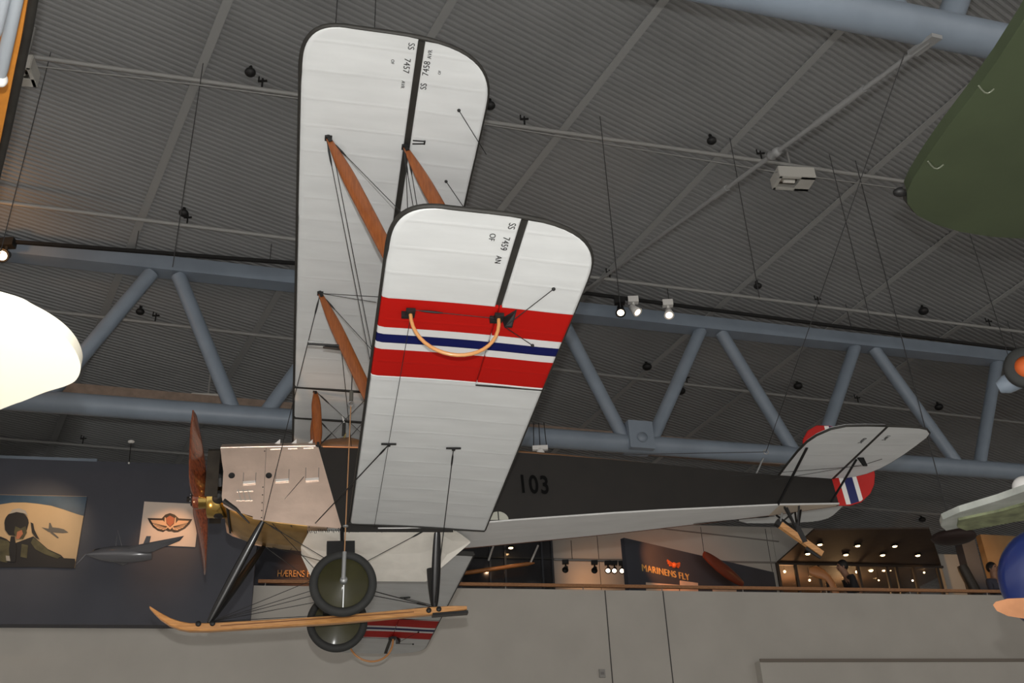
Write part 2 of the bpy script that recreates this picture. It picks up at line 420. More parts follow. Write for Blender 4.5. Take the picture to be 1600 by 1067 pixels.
mb = MB().bar(bal(s1215, zs - 0.03, 0.04), bal(s1470, zs - 0.03, 0.04), 0.06, 0.08, up=gn); tagp(mb.build('trim_70', M_mull), kind='structure')
# dark pillar with an orange-lit wall beyond
pA = at_z(1516, 880, 5.2 + 1.6)
mb = MB().box((pA.x, pA.y, zf + 1.9), (0.42, 0.3, 3.8), gu, gn); tagp(mb.build('wall_pillar', M_panel), kind='structure')
wa = at_z(1526, 835, 7.9)
M_or = mat('ochre_plaster', (0.50, 0.30, 0.14), 0.8, noise=0.08, nscale=2)
mb = MB().prism([Vector((wa.x + .1, wa.y, zf)), Vector((wa.x + 4.5, wa.y + 1.3, zf)), Vector((wa.x + 4.5, wa.y + 1.3, 7.9 + CZ)), Vector((wa.x + .1, wa.y, 7.9 + CZ))], (-0.05, 0.2, 0))
tagp(mb.build('wall_right', M_or), kind='structure')

# big dark exhibition wall on the left, flush in front of the white wall
zpt = gpt(0, 715, 0.3).z; zpb = gpt(388, 977, 0.3).z
sr = (gpt(390, 977, 0.3) - GA).dot(gu)
mb = MB().prism([gal(-16, 0.3, zpb), gal(sr, 0.3, zpb), gal(sr, 0.3, zpt), gal(-16, 0.3, zpt)], -gn * 0.29)
tagp(mb.build('wall_left', M_panel), kind='structure')
mb = MB().bar(gal(-16, 0.26, zpt + 0.02), gal((gpt(150, 728, .3) - GA).dot(gu), 0.26, zpt + 0.02), 0.08, 0.06)
tagp(mb.build('trim_80', M_steel), kind='structure')
# flat brown bulkhead beam between the trusses
b0 = at_z(130, 590, 10.6 * K); b1 = at_z(458, 614, 10.6 * K)
dn = (b1 - b0).normalized()
mb = MB(); zz = b0.z
e0 = b0 - dn * 6; e1 = at_z(1215, 697, 10.6 * K)
mb.prism([Vector((e0.x, e0.y, zz)), Vector((e1.x, e1.y, zz)), Vector((e1.x, e1.y, zz - 0.44)), Vector((e0.x, e0.y, zz - 0.44))], (0, 0.15, 0))
tagp(mb.build('trim_90', mat('brown_bulkhead', (0.24, 0.18, 0.14), 0.7, noise=0.15)), kind='structure')

# ---- roof trusses
def tp(x, z, P): s = (x * K - P.x) / tan_p.x; p = P + tan_p * s; return Vector((p.x, p.y, z * K + CZ))
LOWR, DIAR = 0.23 * K, 0.165 * K
def truss(P, tops, lows, x0, x1, label, zt_=12.35, zl=9.0, skip=()):
    o = empty('roof_truss', tp(lows[0], zl, P), label, 'truss', 'roof trusses')
    og = o.location.copy()
    a = tp(x0, zl, P); b = tp(x1, zl, P)
    rel(MB().tube([a, b], LOWR, 24), og).build('lower_chord', M_steel, o)
    a = tp(x0, zt_ + 0.22, P); b = tp(x1, zt_ + 0.10, P)
    rel(MB().bar(a, b, 0.42 * K, 0.36 * K), og).build('upper_chord', M_steel, o)
    seq = sorted([(x, 1) for x in tops] + [(x, 0) for x in lows])
    for (xa, ta), (xb, tb) in zip(seq, seq[1:]):
        if ta == tb: continue
        d = 0.28
        A = tp(xa + d, zt_ if ta else zl, P); B = tp(xb - d, zt_ if tb else zl, P)
        if (A.z + B.z) and xb > x0:
            rel(MB().tube([A, B], DIAR, 16), og).build('diagonal', M_steel, o)
    return o
tr = truss(T0, [-12.2, -7.8, -3.45, 0.95, 5.2, 9.6, 14.0, 18.4], [-14.3, -9.97, -5.75, -1.4, 2.9, 7.25, 11.85, 16.2], -15, 22, 'blue-grey tubular roof truss running the full width behind the biplane')
og = tr.location
g = tp(2.9, 9.0, T0)
rel(MB().box(g + Vector((0, -0.02, 0.12)), (0.62 * K, 0.52 * K, 0.7 * K), tan_p, n_t).lathe(g - n_t * 0.23 + Vector((0, 0, .05)), -n_t, [(0.0, 0.03), (0.10, 0.03), (0.10, 0.0)], 20), og).build('gusset', M_steel, tr)
tr2 = truss(T1, [-9.5, -5.1, -0.7, 3.1, 7.6, 12], [-7.3, -2.9, 1.3, 5.25, 9.8], -8, 14, 'nearer blue-grey roof truss whose lower tube crosses the top right corner')
og = tr2.location
# tie rod from near truss bottom to far truss top with turnbuckles and fork ends
ra = tp(5.25, 8.76, T1); rb = tp(0.95, 12.3, T0)
d = (rb - ra).normalized(); L = (rb - ra).length
tie = empty('tie_rod', ra, 'long grey steel tie rod slanting from the corner tube down to the wide truss', 'tie rod')
M_tie = mat('tie_steel', (0.26, 0.265, 0.265), 0.45)
rel(MB().tube([ra, rb], 0.028, 12), ra).build('rod', M_tie, tie)
rel(MB().bar(ra - d * 0.1, ra + d * 0.25, 0.12, 0.04), ra).build('fork', M_tie, tie)
rel(MB().tube([ra + d * 1.0, ra + d * 1.9], 0.038, 12), ra).build('turnbuckle', M_tie, tie)
rel(MB().lathe(ra + d * 2.75, d, [(0, -.12), (.05, -.1), (.065, -.04), (.04, 0), (.065, .04), (.05, .1), (0, .12)], 12), ra).build('coupling', M_tie, tie)
rel(MB().tube([ra + d * 3.9, ra + d * 4.25], 0.042, 12), ra).build('turnbuckle', M_tie, tie)

# ---- sprinkler pipes under the roof
def pipe(p, q, x0, x1, drop, lab, heads):
    a = at_pl(*p, CP + cn * drop, cn); b = at_pl(*q, CP + cn * drop, cn)
    d = (b - a) / (b.x - a.x); A = a + d * (x0 * K - a.x); B = a + d * (x1 * K - a.x)
    o = empty('sprinkler_pipe', a, lab, 'pipe', 'sprinkler pipes under the roof')
    rel(MB().tube([A, B], 0.036, 10), a).build('pipe_run', M_pipe, o)
    for px in heads:
        t = px
        # find point of pipe seen at that column
        best = None
        for i in range(200):
            P = A + (B - A) * i / 199; r = P - CAM; xx = 800 + FPX * r.dot(CR) / r.dot(CF)
            if best is None or abs(xx - px) < best[0]: best = (abs(xx - px), P)
        P = best[1]
        h = MB().tube([P, P + Vector((0, 0, 0.22))], 0.015, 8).bar(P + Vector((-.07, 0, .17)), P + Vector((.07, 0, .17)), 0.025, 0.025)
        h.tube([P + Vector((-.06, 0, 0.17)), P + Vector((-.06, 0, 0.26))], 0.012, 6)
        rel(h, a).build('sprinkler_head', M_iron, o)
    return o
pipe((75, 92), (1410, 283), -10.0, 22, 0.28, 'pale grey sprinkler pipe nearest the top of the picture', (407, 820, 1188, 560))
pipe((0, 315), (1600, 519), -14, 26, 0.28, 'pale grey sprinkler pipe just above the truss upper chord', (298, 955, 1275, 1545))
pipe((0, 477), (1600, 661), -16, 28, 0.28, 'pale grey sprinkler pipe seen through the truss diagonals', (242, 1077, 1346))
pipe((31, 688), (330, 712), -20, 30, 0.28, 'faint grey sprinkler pipe below the truss lower tube', (128,))
# thin cable below the first pipe
def cable(name, pts, r, label, cat='cable', group=None, mt=None):
    mb = MB().tube(pts, r, 6); return build_at(mb, name, mt or M_wire2, pts[0], label=label, cat=cat, group=group)
cl = [at_pl(px, py, CP + cn * 0.56, cn) for px, py in ((28, 100), (305, 132), (460, 153), (765, 195), (1208, 268), (1400, 294), (1660, 330))]
cable('power_cable', cl, 0.010, 'thin pale power cable strung beneath the topmost sprinkler pipe', 'cable', None, M_pipe)
# black ceiling loudspeakers / detectors
for i, (px, py) in enumerate(((391, 113), (287, 333), (219, 487), (766, 165), (1112, 220), (1184, 447), (1426, 277), (1011, 573), (1064, 611), (1247, 603), (1443, 486), (1467, 636), (1441, 812))):
    p = at_pl(px, py, CP + cn * 0.12, cn)
    nm = ('by the top pipe', 'by the second pipe', 'between the left truss diagonals', 'beside the upper wing tip', 'by the top pipe left of the lamp box', 'above the middle of the wide truss',
          'close to the green wing edge', 'inside the truss bay right of the biplane wing', 'below the pipe in the middle truss bay', 'above the tail in the truss bay',
          'by the pipe at far right', 'in the right truss bay', 'low in the gallery dark at right')[i]
    s = 0.085 if i < 7 else 0.11
    mb = MB().ball(p, s, 14, 8, (1, 1, 0.75)).tube([p, p - cn * 0.15], 0.03, 8)
    build_at(mb, 'ceiling_speaker', M_iron, p, label='small black round ceiling speaker ' + nm, cat='ceiling speaker', group='round black units under the roof')
# floodlight boxes
def lamp_box(px, py, z, ang, sz, label):
    p = at_z(px, py, z * K); sz = tuple(K * q for q in sz)
    o = empty('floodlight', p, label, 'lamp', 'boxy white floodlights')
    o.rotation_euler = (0, 0, ang)
    L_, W_, H_ = sz; t = 0.02
    mb = MB(); mb.box((0, 0, H_ / 2), (L_, W_, t))
    for s in (-1, 1):
        mb.box((s * L_ / 2, 0, 0), (t, W_, H_)).box((0, s * W_ / 2, 0), (L_, t, H_))
    mb.box((L_ * 0.3, 0, -H_ / 2), (L_ * 0.4, W_, t)).box((-L_ * .47, 0, -H_ / 2), (L_ * .08, W_, t)).box((0, -W_ * .43, -H_ / 2), (L_, W_ * .14, t)).box((0, W_ * .43, -H_ / 2), (L_, W_ * .14, t))
    mb.build('housing', mat('lamp_casing', (0.52, 0.51, 0.47), 0.5), o)
    MB().box((-L_ * .15, 0, -H_ * .1), (L_ * .5, W_ * .66, 0.02)).build('reflector', mat('reflector', (0.55, 0.5, 0.44), 0.15, 1.0), o)
    MB().tube([(-L_ * .3, 0, -H_ * .3), (L_ * .02, 0, -H_ * .3)], 0.035, 10).build('bulb', mat('cold_bulb', (.8, .78, .72), .1), o)
    MB().tube([(0, 0, H_ / 2), (0, 0, H_ / 2 + 0.7)], 0.02, 6).build('hanger', M_pipe, o)
    return o
lamp_box(1239, 279, 13.1, 0.15, (0.80, 0.46, 0.26), 'white box floodlight hanging beside the slanting tie rod')
lamp_box(37, 110, 12.6, 1.75, (0.46, 0.36, 0.28), 'white box floodlight near the orange beam at top left')
lamp_box(324, 626, 11.0, 0.2, (0.75, 0.4, 0.2), 'white box floodlight peeking over the truss lower tube at left')
# lighting tracks with spotlights on the wide truss
def trk(p, q, off, label, x0=None):
    P = T0 - n_t * off * K; a = at_pl(*p, P, n_t); b = at_pl(*q, P, n_t)
    return a, b
def spotlight(p, aim, on, label, group, s=1.0, mtrack=M_iron, warm=True):
    o = empty('spotlight', p, label, 'spotlight', group)
    MB().box((0, 0, 0), (0.16 * s, 0.10 * s, 0.10 * s)).build('gear_box', mtrack, o)
    MB().tube([(0, 0, -.03 * s), (0, 0, -.13 * s)], 0.02 * s, 8).build('stem', mtrack, o)
    d = Vector(aim).normalized(); c0 = Vector((0, 0, -.16 * s))
    MB().lathe(c0, d, [(0, -.07 * s), (.05 * s, -.07 * s), (.06 * s, .02 * s), (.08 * s, .10 * s), (.07 * s, .10 * s), (.0, .07 * s)], 16).build('lamp_head', mtrack, o)
    if on: MB().lathe(c0 + d * .09 * s, d, [(0, 0), (.066 * s, 0), (.0, .012 * s)], 16).build('lens', M_lampw, o)
    return o
for (p, q, x1, lab) in (((0, 376), (458, 411), 0, 'dark lighting track with brownish edge above the left part of the truss'), ((945, 462), (1600, 548), 1, 'dark lighting track above the right part of the truss')):
    a, b = trk(p, q, 0.7, lab)
    d = (b - a)
    if x1: A, B = a - d * 0.1, b + d * 0.1
    else: A, B = a - d * 0.3, b + d * 0.05
    o = empty('lighting_track', A, lab, 'lighting track', 'lighting tracks along the truss')
    rel(MB().bar(A, B, 0.05, 0.06), A).build('rail', M_iron, o)
    for t in ((0.2, 0.55, 0.9)):
        P = A + (B - A) * t
        rel(MB().tube([P, Vector((P.x, P.y, ceil_z(P.x, P.y)))], 0.008, 6), A).build('hanger', M_wire2, o)
for i, (px, py, on) in enumerate(((968, 470, True), (989, 469, True), (1043, 474, True))):
    a = at_pl(px, py, T0 - n_t * 0.7 * K, n_t)
    spotlight(a, (-0.1, -0.6, -1) if i != 1 else (0.5, -.3, -.8), on, ('leftmost lit spotlight of three on the right truss track', 'middle lit spotlight of three, tilted towards its right neighbour', 'rightmost lit spotlight of three, with a gap on its left')[i], 'track spotlights on the truss', 1.3, (M_white if i else M_iron))
a = at_pl(12, 380, T0 - n_t * 0.7 * K, n_t)
spotlight(a, (0.2, -0.9, -0.7), True, 'glowing orange spotlight on the left end of the truss track', 'track spotlights on the truss', 1.5)
light('track_spot_glow', 'POINT', a + Vector((0.1, -0.45, -0.35)), 14, (1, 0.45, 0.12), 0.06)

# ---- thin hanging wires dropping from the roof
WL = [((527, 0), 42, 'leftmost of two thin wires rising above the upper wing tip'), ((587, 0), 46, 'right one of two thin wires rising above the upper wing tip'),
      ((940, 205), 455, 'thin dark wire hanging from roof to track beside the lower wing tip'), ((1145, 240), 440, 'thin dark wire hanging left of the floodlight box'),
      ((1302, 266), 480, 'thin dark wire hanging right of the floodlight box'), ((76, 95), 440, 'thin dark wire hanging at far left beside the floodlight'),
      ((315, 115), 392, 'thin dark wire hanging left of the upper wing'), ((1515, 365), 535, 'thin dark wire hanging below the green wing')]
for (p, yb, lab) in WL:
    z0 = 13.4 * K if p[1] else 13.9 * K
    A = at_z(p[0], p[1], z0); 
    r = None; lo, hi = 0.0, 13.0
    for _ in range(40):
        mid = (lo + hi) / 2; P = A - Vector((0, 0, mid)); q = P - CAM; yy = 533.5 - FPX * q.dot(CU) / q.dot(CF)
        if yy < yb + 25: lo = mid
        else: hi = mid
    cable('hanging_wire', [A + Vector((0, 0, max(0, ceil_z(A.x, A.y) - A.z))), A - Vector((0, 0, lo))], 0.0065, lab, 'wire', 'thin hanging wires under the roof')

# ---- things on and in the gallery
M_post = mat('rail_post', (0.35, 0.33, 0.3), 0.4, 0.6)
rp = gpt(860, 914.5, -0.1); zr = rp.z
hr = empty('handrail', gal(-1, -0.1, zr), 'long oak handrail running along the white gallery parapet', 'handrail')
rel(MB().bar(gal((gpt(404, 902, -.1) - GA).dot(gu), -0.1, zr), gal(25, -0.1, zr), 0.06, 0.065), hr.location).build('rail', M_rail, hr)
for px in (414, 790, 911, 1034, 1160, 1290, 1420, 1540):
    p = gpt(px, 918, -0.1); P = Vector((p.x, p.y, zr)); rel(MB().tube([P, Vector((P.x, P.y, zt - .3))], 0.012, 8), hr.location).build('post', M_post, hr)

def frame_on(P, n):
    Z = Vector(n).normalized(); Y = Vector((0, 0, 1)); X = Y.cross(Z).normalized(); return X, Y, Z
# slanted dark board MARINENS FLY...
c1 = at_z(975, 840, 6.9); c2 = at_z(1209, 894, 6.9)
su = (c2 - c1); su.z = 0; SW = su.length; su.normalize(); sn_ = Vector((su.y, -su.x, 0))
board = empty('exhibition_board', Vector((c1.x, c1.y, zf)), 'dark slanted exhibition board with orange-lit gold lettering and a winged emblem', 'display board')
rel(MB().prism([Vector((c1.x, c1.y, zf)), Vector((c2.x, c2.y, zf)), c2, c1], -sn_ * 0.12), board.location).build('panel', M_panel, board)
def spt(px, py, off=0.01): return at_pl(px, py, c1 + sn_ * off, sn_)
M_gold = mat('gold_lettering', (0.75, 0.5, 0.18), 0.4)
L0 = spt(1009, 890); L1 = spt(1071, 900)
zc = (L0.z + L1.z) / 2
text_mesh('lettering', 'MARINENS FLY', 0.23, (L0 + L1) / 2 - board.location, su, (0, 0, 1), M_gold, board, 0.01, sx=1.0, spacing=1.1)
# winged emblem on the board
ec = spt(1053, 883, 0.02) - board.location
mb = MB()
for s in (-1, 1):
    for j, (l, a_) in enumerate(((0.24, 0.35), (0.21, 0.1), (0.17, -0.15))):
        dv = su * s * math.cos(a_) + Vector((0, 0, math.sin(a_)))
        mb.bar(ec + dv * 0.04, ec + dv * l, 0.05, 0.02, up=sn_)
mb.ball(ec, 0.07, 12, 8)
mb.build('emblem', mat('orange_red_emblem', (0.75, 0.16, 0.04), 0.5), board)
light('board_spot', 'SPOT', spt(1040, 850, 1.2) + Vector((0, 0, 0.25)), 150, (1, 0.33, 0.10), 0.03, target=spt(1042, 878, 0), angle=62, blend=0.9)
M_photo = mat('warm_photo_card', (0.75, 0.56, 0.42), 0.6, noise=0.12, nscale=3)
def card(name, pxs, planepoint, nrm, th, mt, label=None, cat=None, group=None, parent=None, org=None):
    pts = [at_pl(px, py, planepoint, nrm) for px, py in pxs]
    mb = MB().prism(pts, nrm * th)
    if parent: return rel(mb, org).build(name, mt, parent)
    return build_at(mb, name, mt, pts[0], label=label, cat=cat, group=group)
for i, (xa, xb, ya, yb, lab) in enumerate(((1009, 1060, 910, 914, 'wide sepia photo plate under the gold lettering, leftmost'), (1062, 1090, 907, 911, 'sepia photo plate of a flying boat right of the wide one'), (1113, 1150, 916, 918, 'pale photo plate below the hanging red propeller blade'))):
    card('photo_plate', [(xa, ya), (xb, yb), (xb + 1, 940), (xa + 1, 940)], c1 + sn_ * 0.005, sn_, 0.015, M_photo, lab, 'picture', 'plates on the slanted board')
light('plate_spot', 'SPOT', spt(1050, 880, 1.4), 16, (1, 0.55, 0.3), 0.03, target=spt(1060, 922, 0), angle=50, blend=0.8)
# big red propeller blade hung on the board
pa = spt(1100, 866, 0.30); pb = spt(1160, 912, 0.30)
mb = MB(); rings = []
for i in range(13):
    t = i / 12; c_ = pa + (pb - pa) * t
    wd = 0.17 * math.sqrt(max(0.0, math.sin(PI * min(1, t * 0.9 + 0.06)))) + 0.02
    perp = (pb - pa).normalized().cross(sn_)
    rings.append([c_ + perp * (wd * math.cos(2 * PI * k / 10)) + sn_ * (0.05 * math.sin(2 * PI * k / 10)) for k in range(10)])
mb.loft(rings, True)
build_at(mb, 'propeller_blade', mat('dark_red_wood', (0.22, 0.05, 0.025), 0.35, coat=0.4), pa, label='dark red wooden propeller blade mounted diagonally on the slanted board', cat='propeller blade')
# HAERENS lettering on far dark wall
hl = bpt(433, 895, 0.06); hr_ = bpt(483, 900, 0.06)
hb = empty('wall_sign', hl, 'orange-lit gold lettering on dark wall behind the landing skid', 'sign')
text_mesh('lettering', 'HÆRENS FLY', 0.23, Vector((0, 0, -0.02)), gu, (0, 0, 1), M_gold, hb, 0.01, align='LEFT', sx=0.72)
light('sign_spot', 'SPOT', bpt(490, 880, 1.4) + Vector((0, 0, .3)), 50, (1, 0.36, 0.12), 0.03, target=bpt(486, 900, 0), angle=70, blend=0.9)
# gallery track spotlights
ta = bpt(866, 874.5, 1.0); tb = bpt(978, 877, 1.0)
to = empty('lighting_track', ta, 'short grey lighting track on the white gallery wall left of the board', 'lighting track')
rel(MB().bar(ta, tb, 0.04, 0.04), ta).build('rail', M_pipe, to)
P = ta + (tb - ta) * .25; rel(MB().tube([P, P + Vector((0, 0, .5))], 0.008, 6), ta).build('hanger', M_iron, to)
for i, (px, on, lab) in enumerate(((883, False, 'unlit brass spotlight, leftmost on the gallery track'), (928, False, 'small black unlit spotlight on the gallery track'), (949, True, 'lit spotlight, first of the three glowing on the gallery track'), (959, True, 'lit spotlight, middle of the three glowing on the gallery track'), (971, True, 'lit spotlight, nearest to the dark board on the gallery track'))):
    t = (px - 866) / 112.0; P = ta + (tb - ta) * t + Vector((0, 0, -.05))
    spotlight(P, (-0.2, -0.8, -0.6), on, lab, 'gallery track spotlights', 1.0, M_iron)
light('gallery_wall_wash', 'SPOT', bpt(925, 895, 0.9), 22, (1, 0.48, 0.22), 0.05, target=bpt(928, 908, 0), angle=140, blend=1)
# lamp reflections, built as downlights in the soffit
for i, (px, py) in enumerate(((1281, 850), (1340, 852), (1398, 852.5), (1262, 864.5), (1321.5, 866), (1379, 866.5), (1434, 867), (798, 855))):
    if i == 7: p = at_z(798, 855, 7.4)
    else: p = at_z(px, py, 7.2 - 0.03)
    row = ('back row, ' if i < 3 else 'front row, ')
    lab = ['downlight of the upper row right above the tail skid', 'downlight of the upper row, in its middle', 'downlight of the upper row, rightmost', 'downlight of the lower row beside the tail skid tip', 'downlight of the lower row, second from left', 'downlight of the lower row, third from left', 'downlight of the lower row, far right by the white wall', 'small downlight over the dark glazing left of the white wall'][i]
    o = empty('downlight', p, 'lamp reflection built as ' + lab, 'downlight', 'lamp reflections built as gallery downlights')  # stands in for a lamp reflection
    MB().lathe((0, 0, 0), (0, 0, -1), [(0.08, -0.03), (0.10, 0.0), (0.10, 0.02), (0.07, 0.02), (0.06, 0.0)], 18).build('ring', M_iron, o)
    MB().lathe((0, 0, 0), (0, 0, -1), [(0.07, -0.01), (0.05, 0.03), (0.0, 0.045)], 14).build('lamp', M_lampon, o)
# lamp reflections in the room glass, built as glowing bulbs on cords
for i, (px, py, r) in enumerate(((1360.5, 889.5, .07), (1380.5, 889.5, .06), (1391, 889, .05), (1416, 889, .03), (1226, 893, .035), (1338.5, 893.5, .035), (1265, 906.5, .03), (1444, 894.5, .025), (1426, 907, .025), (1373, 906.5, .02))):
    P = at_pl(px, py, BP - gn * (0.5 if i < 4 else 0.35), gn)
    wh = ['large yellow globe right of the visitor in black', 'second globe from the large yellow one', 'small globe beside the second globe', 'tiny bulb near the right window bars', 'small bulb at the left end of the glass room', 'small bulb above the leaning visitor', 'small bulb left of the orange propeller blade grip', 'small bulb right of the window bars', 'small bulb low on the right panes', 'faint small bulb under the yellow globe'][i]
    o = empty('lamp_reflection', P, 'lamp reflection built as ' + wh, 'lamp', 'lamp reflections in the room glass')
    MB().ball((0, 0, 0), r, 12, 8).build('bulb', M_lampon, o)  # stands in for a lamp reflection
    MB().tube([(0, 0, r), (0, 0, zs - P.z + .005)], 0.006, 6).build('cord', M_iron, o)
light('glass_room_light', 'POINT', bal(bs(1360), zs - .5, -1.4), 42, (1, 0.62, 0.3), 0.15)
light('glass_room_light', 'POINT', bal(bs(1270), zs - .5, -1.4), 42, (1, 0.5, 0.22), 0.15)
light('ochre_wall_light', 'SPOT', at_z(1545, 850, 7.0) + gn * 1.0, 90, (1, 0.55, 0.22), 0.04, target=at_z(1552, 862, 7.0) - gn * 1, angle=58, blend=0.8)
# orange propeller in the gallery
pc = [at_pl(px, py, GA - gn * 2.4, gn) for px, py in ((1264, 891), (1275, 893), (1285, 897), (1293, 902), (1300, 912), (1306, 926), (1312, 945))]
mb = MB().tube(pc, [0.07, .16, .14, .10, .09, .09, .08], 12, sx=1.0, sy=0.25, up=gn.cross(Vector((0.5, 0, -0.8))))
build_at(mb, 'propeller_blade', mat('orange_wood', (0.60, 0.24, 0.08), 0.4, coat=0.3), pc[0], label='orange wooden propeller blade curving behind the leaning visitor', cat='propeller blade')
qs = pc[3] - gn * .06; rel(MB().tube([qs, Vector((qs.x, qs.y, zf))], .03, 8), pc[0]).build('stand', M_iron, bpy.data.objects['propeller_blade.001'])
# landing skid and struts mirrored in the dark glazing, built as solid rods
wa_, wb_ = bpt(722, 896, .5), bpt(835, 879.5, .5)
wsd = empty('skid_reflection', wa_, 'landing skid reflection built as solid rods in front of the dark gallery glazing', 'reflection')
rel(MB().tube([wa_, wa_ + (wb_ - wa_) * .9, wb_], [.055, .05, .02], 10), wa_).build('rod', mat('reflected_skid_orange', (.50, .20, .06), .4, coat=.3), wsd)
for (p, q) in (((773, 846), (763, 876)), ((841, 852), (829, 879))): rel(MB().tube([bpt(*p, .5), bpt(*q, .5)], .025, 8), wa_).build('strut_reflection', M_white, wsd)
light('added_reflection_spot', 'SPOT', bpt(790, 866, 1.3) + Vector((0, 0, .3)), 9, (1, .6, .35), .04, target=bpt(790, 888, .5), angle=60, blend=.8)  # added lamp without a fitting, brightens the built skid reflection
# cannon-like dark cylinder at right
qa = at_pl(1502, 883, GA - gn * 1.5, gn); qb = at_pl(1535, 945, GA - gn * 1.5, gn)
mb = MB().tube([qa, qa + (qb - qa) * .1, qb], [0.11, 0.13, 0.14], 16)
build_at(mb, 'gun_barrel', mat('dark_olive_metal', (0.05, 0.04, 0.03), 0.5), qa, label='dark cylindrical barrel leaning beside the dark pillar', cat='barrel')
# socket
p = gpt(941, 1052, 0.02)
o = empty('wall_socket', p, 'small grey electrical plate low on the white wall', 'socket')
MB().box((0, 0, 0), (0.12, 0.03, 0.16), gu, gn).build('plate', mat('grey_plastic', (0.3, 0.29, 0.27), 0.5), o)
MB().box(tuple(gn * 0.018), (0.07, 0.008, 0.05), gu, gn).build('cover', mat('grey_plastic_dark', (0.2, 0.19, 0.18), 0.5), o)

# ---- visitors on the gallery
def skin_body(name, joints, edges, mt, parent, sub=2):
    me = bpy.data.meshes.new(name); me.from_pydata([j[0] for j in joints], edges, []); me.materials.append(mt)
    o = bpy.data.objects.new(name, me); COL.objects.link(o); o.parent = parent
    md = o.modifiers.new('skin', 'SKIN'); sv = me.skin_vertices[0].data
    for i, j in enumerate(joints):
        r = j[1]; sv[i].radius = r if isinstance(r, tuple) else (r, r)
        sv[i].use_root = (i == 0)
    md.use_smooth_shade = True
    s_ = o.modifiers.new('sub', 'SUBSURF'); s_.levels = sub; s_.render_levels = sub
    return o
M_skin = mat('skin', (0.30, 0.16, 0.10), 0.6); M_shirt = mat('black_shirt', (0.015, 0.014, 0.016), 0.8)
M_hair = mat('dark_hair', (0.012, 0.010, 0.009), 0.6); M_trou = mat('dark_trousers', (0.02, 0.02, 0.03), 0.8)
M_grey = mat('grey_jumper', (0.05, 0.05, 0.07), 0.8)
def person(loc, rot, lean, label, shirt, armpose):
    o = empty('person', loc, label, 'person'); o.rotation_euler = (0, 0, rot); o.scale = (1.17, 1.17, 1.17)
    L_ = lean   # forward lean of the torso (along +X)
    hip = Vector((0, 0, 0.93)); dr = Vector((math.sin(L_), 0, math.cos(L_)))
    ch = hip + dr * 0.38; nk = hip + dr * 0.52; hd = nk + (dr + Vector((0.25, 0, 0.2))).normalized() * 0.12; tp_ = hd + Vector((0.01, 0, 0.13))
    J = [(hip, (.15, .11)), (hip + dr * .18, (.14, .10)), (ch, (.17, .11)), (nk, .055), (hd, (.075, .085)), (tp_ - Vector((0, 0, .02)), .07)]
    E_ = [(0, 1), (1, 2), (2, 3), (3, 4), (4, 5)]
    for s in (-1, 1):
        sh = ch + Vector((0, s * .19, 0.05)); el = sh + Vector(armpose[0 if s < 0 else 1][0]); wr = el + Vector(armpose[0 if s < 0 else 1][1])
        b = len(J); J += [(sh, .055), (el, .042), (wr, .028), (wr + (wr - el).normalized() * .07, (.035, .018))]
        E_ += [(2, b), (b, b + 1), (b + 1, b + 2), (b + 2, b + 3)]
        hb_ = b + 3; d_ = (wr - el).normalized(); sd_ = d_.cross(Vector((0, 0, 1))).normalized()
        for k in range(5):
            q = J[hb_][0] + sd_ * (-.03 + .015 * k) - (d_ * .05 if k == 4 else d_ * 0)
            f2 = q + (d_ + (sd_ * .9 if k == 4 else sd_ * 0)).normalized() * (.05 + .006 * (2 - abs(2 - k))) + Vector((0, 0, -.015))
            b2 = len(J); J += [(q, .008), (f2, .007)]; E_ += [(hb_, b2), (b2, b2 + 1)]
        b = len(J); J += [(hip + Vector((0, s * .1, -.06)), .09), (Vector((0.04, s * .11, .50)), .062), (Vector((0, s * .11, .09)), .042), (Vector((.14, s * .12, .035)), .035)]
        E_ += [(0, b), (b, b + 1), (b + 1, b + 2), (b + 2, b + 3)]
    skin_body('body', J, E_, M_skin, o)
    # face
    hc = hd + Vector((0.0, 0, 0.045))
    MB().ball(hc + Vector((.0, 0, .015)), .098, 16, 12, (1.02, .86, 1.15)).build('head_skin', M_skin, o)
    MB().ball(hc + Vector((.105, 0, -.005)), .018, 8, 6, (1, .7, 1.4)).build('nose', M_skin, o)
    for s in (-1, 1):
        MB().ball(hc + Vector((.088, s * .034, .03)), .012, 8, 6).build('eye', M_hair, o)
        MB().ball(hc + Vector((.0, s * .088, .0)), .026, 8, 6, (.7, .35, 1.2)).build('ear', M_skin, o)
    MB().ball(hc + Vector((.09, 0, -.05)), .02, 8, 6, (.5, 1.2, .35)).build('mouth', mat('lips', (.25, .08, .06), .6), o)
    MB().ball(hc + Vector((-.022, 0, .045)), .108, 16, 12, (1.0, .95, 1.05)).build('hair', M_hair, o)
    # shirt and trousers follow the body
    Js = [(hip + Vector((0, 0, -.05)), (.165, .125)), (hip + dr * .18, (.155, .12)), (ch, (.185, .13)), (nk - dr * .05, .08)]; Es = [(0, 1), (1, 2), (2, 3)]
    for s in (-1, 1):
        sh = ch + Vector((0, s * .19, 0.05)); el = sh + Vector(armpose[0 if s < 0 else 1][0]); wr = el + Vector(armpose[0 if s < 0 else 1][1])
        b = len(Js); Js += [(sh, .072), (el, .056), (el + (wr - el) * .8, .042)]; Es += [(2, b), (b, b + 1), (b + 1, b + 2)]
    skin_body('shirt', Js, Es, shirt, o)
    Jt = [(hip, (.16, .12))]; Et = []
    for s in (-1, 1):
        b = len(Jt); Jt += [(hip + Vector((0, s * .1, -.08)), .10), (Vector((0.04, s * .11, .50)), .075), (Vector((0, s * .11, .10)), .058)]; Et += [(0, b), (b, b + 1), (b + 1, b + 2)]
        MB().ball((.06, s * .115, .045), .05, 12, 8, (2.5, .95, .9)).build('shoe', M_hair, o)
    skin_body('trousers', Jt, Et, M_trou, o)
    return o
pp_ = at_pl(1306, 902, GA - gn * 0.75, gn)
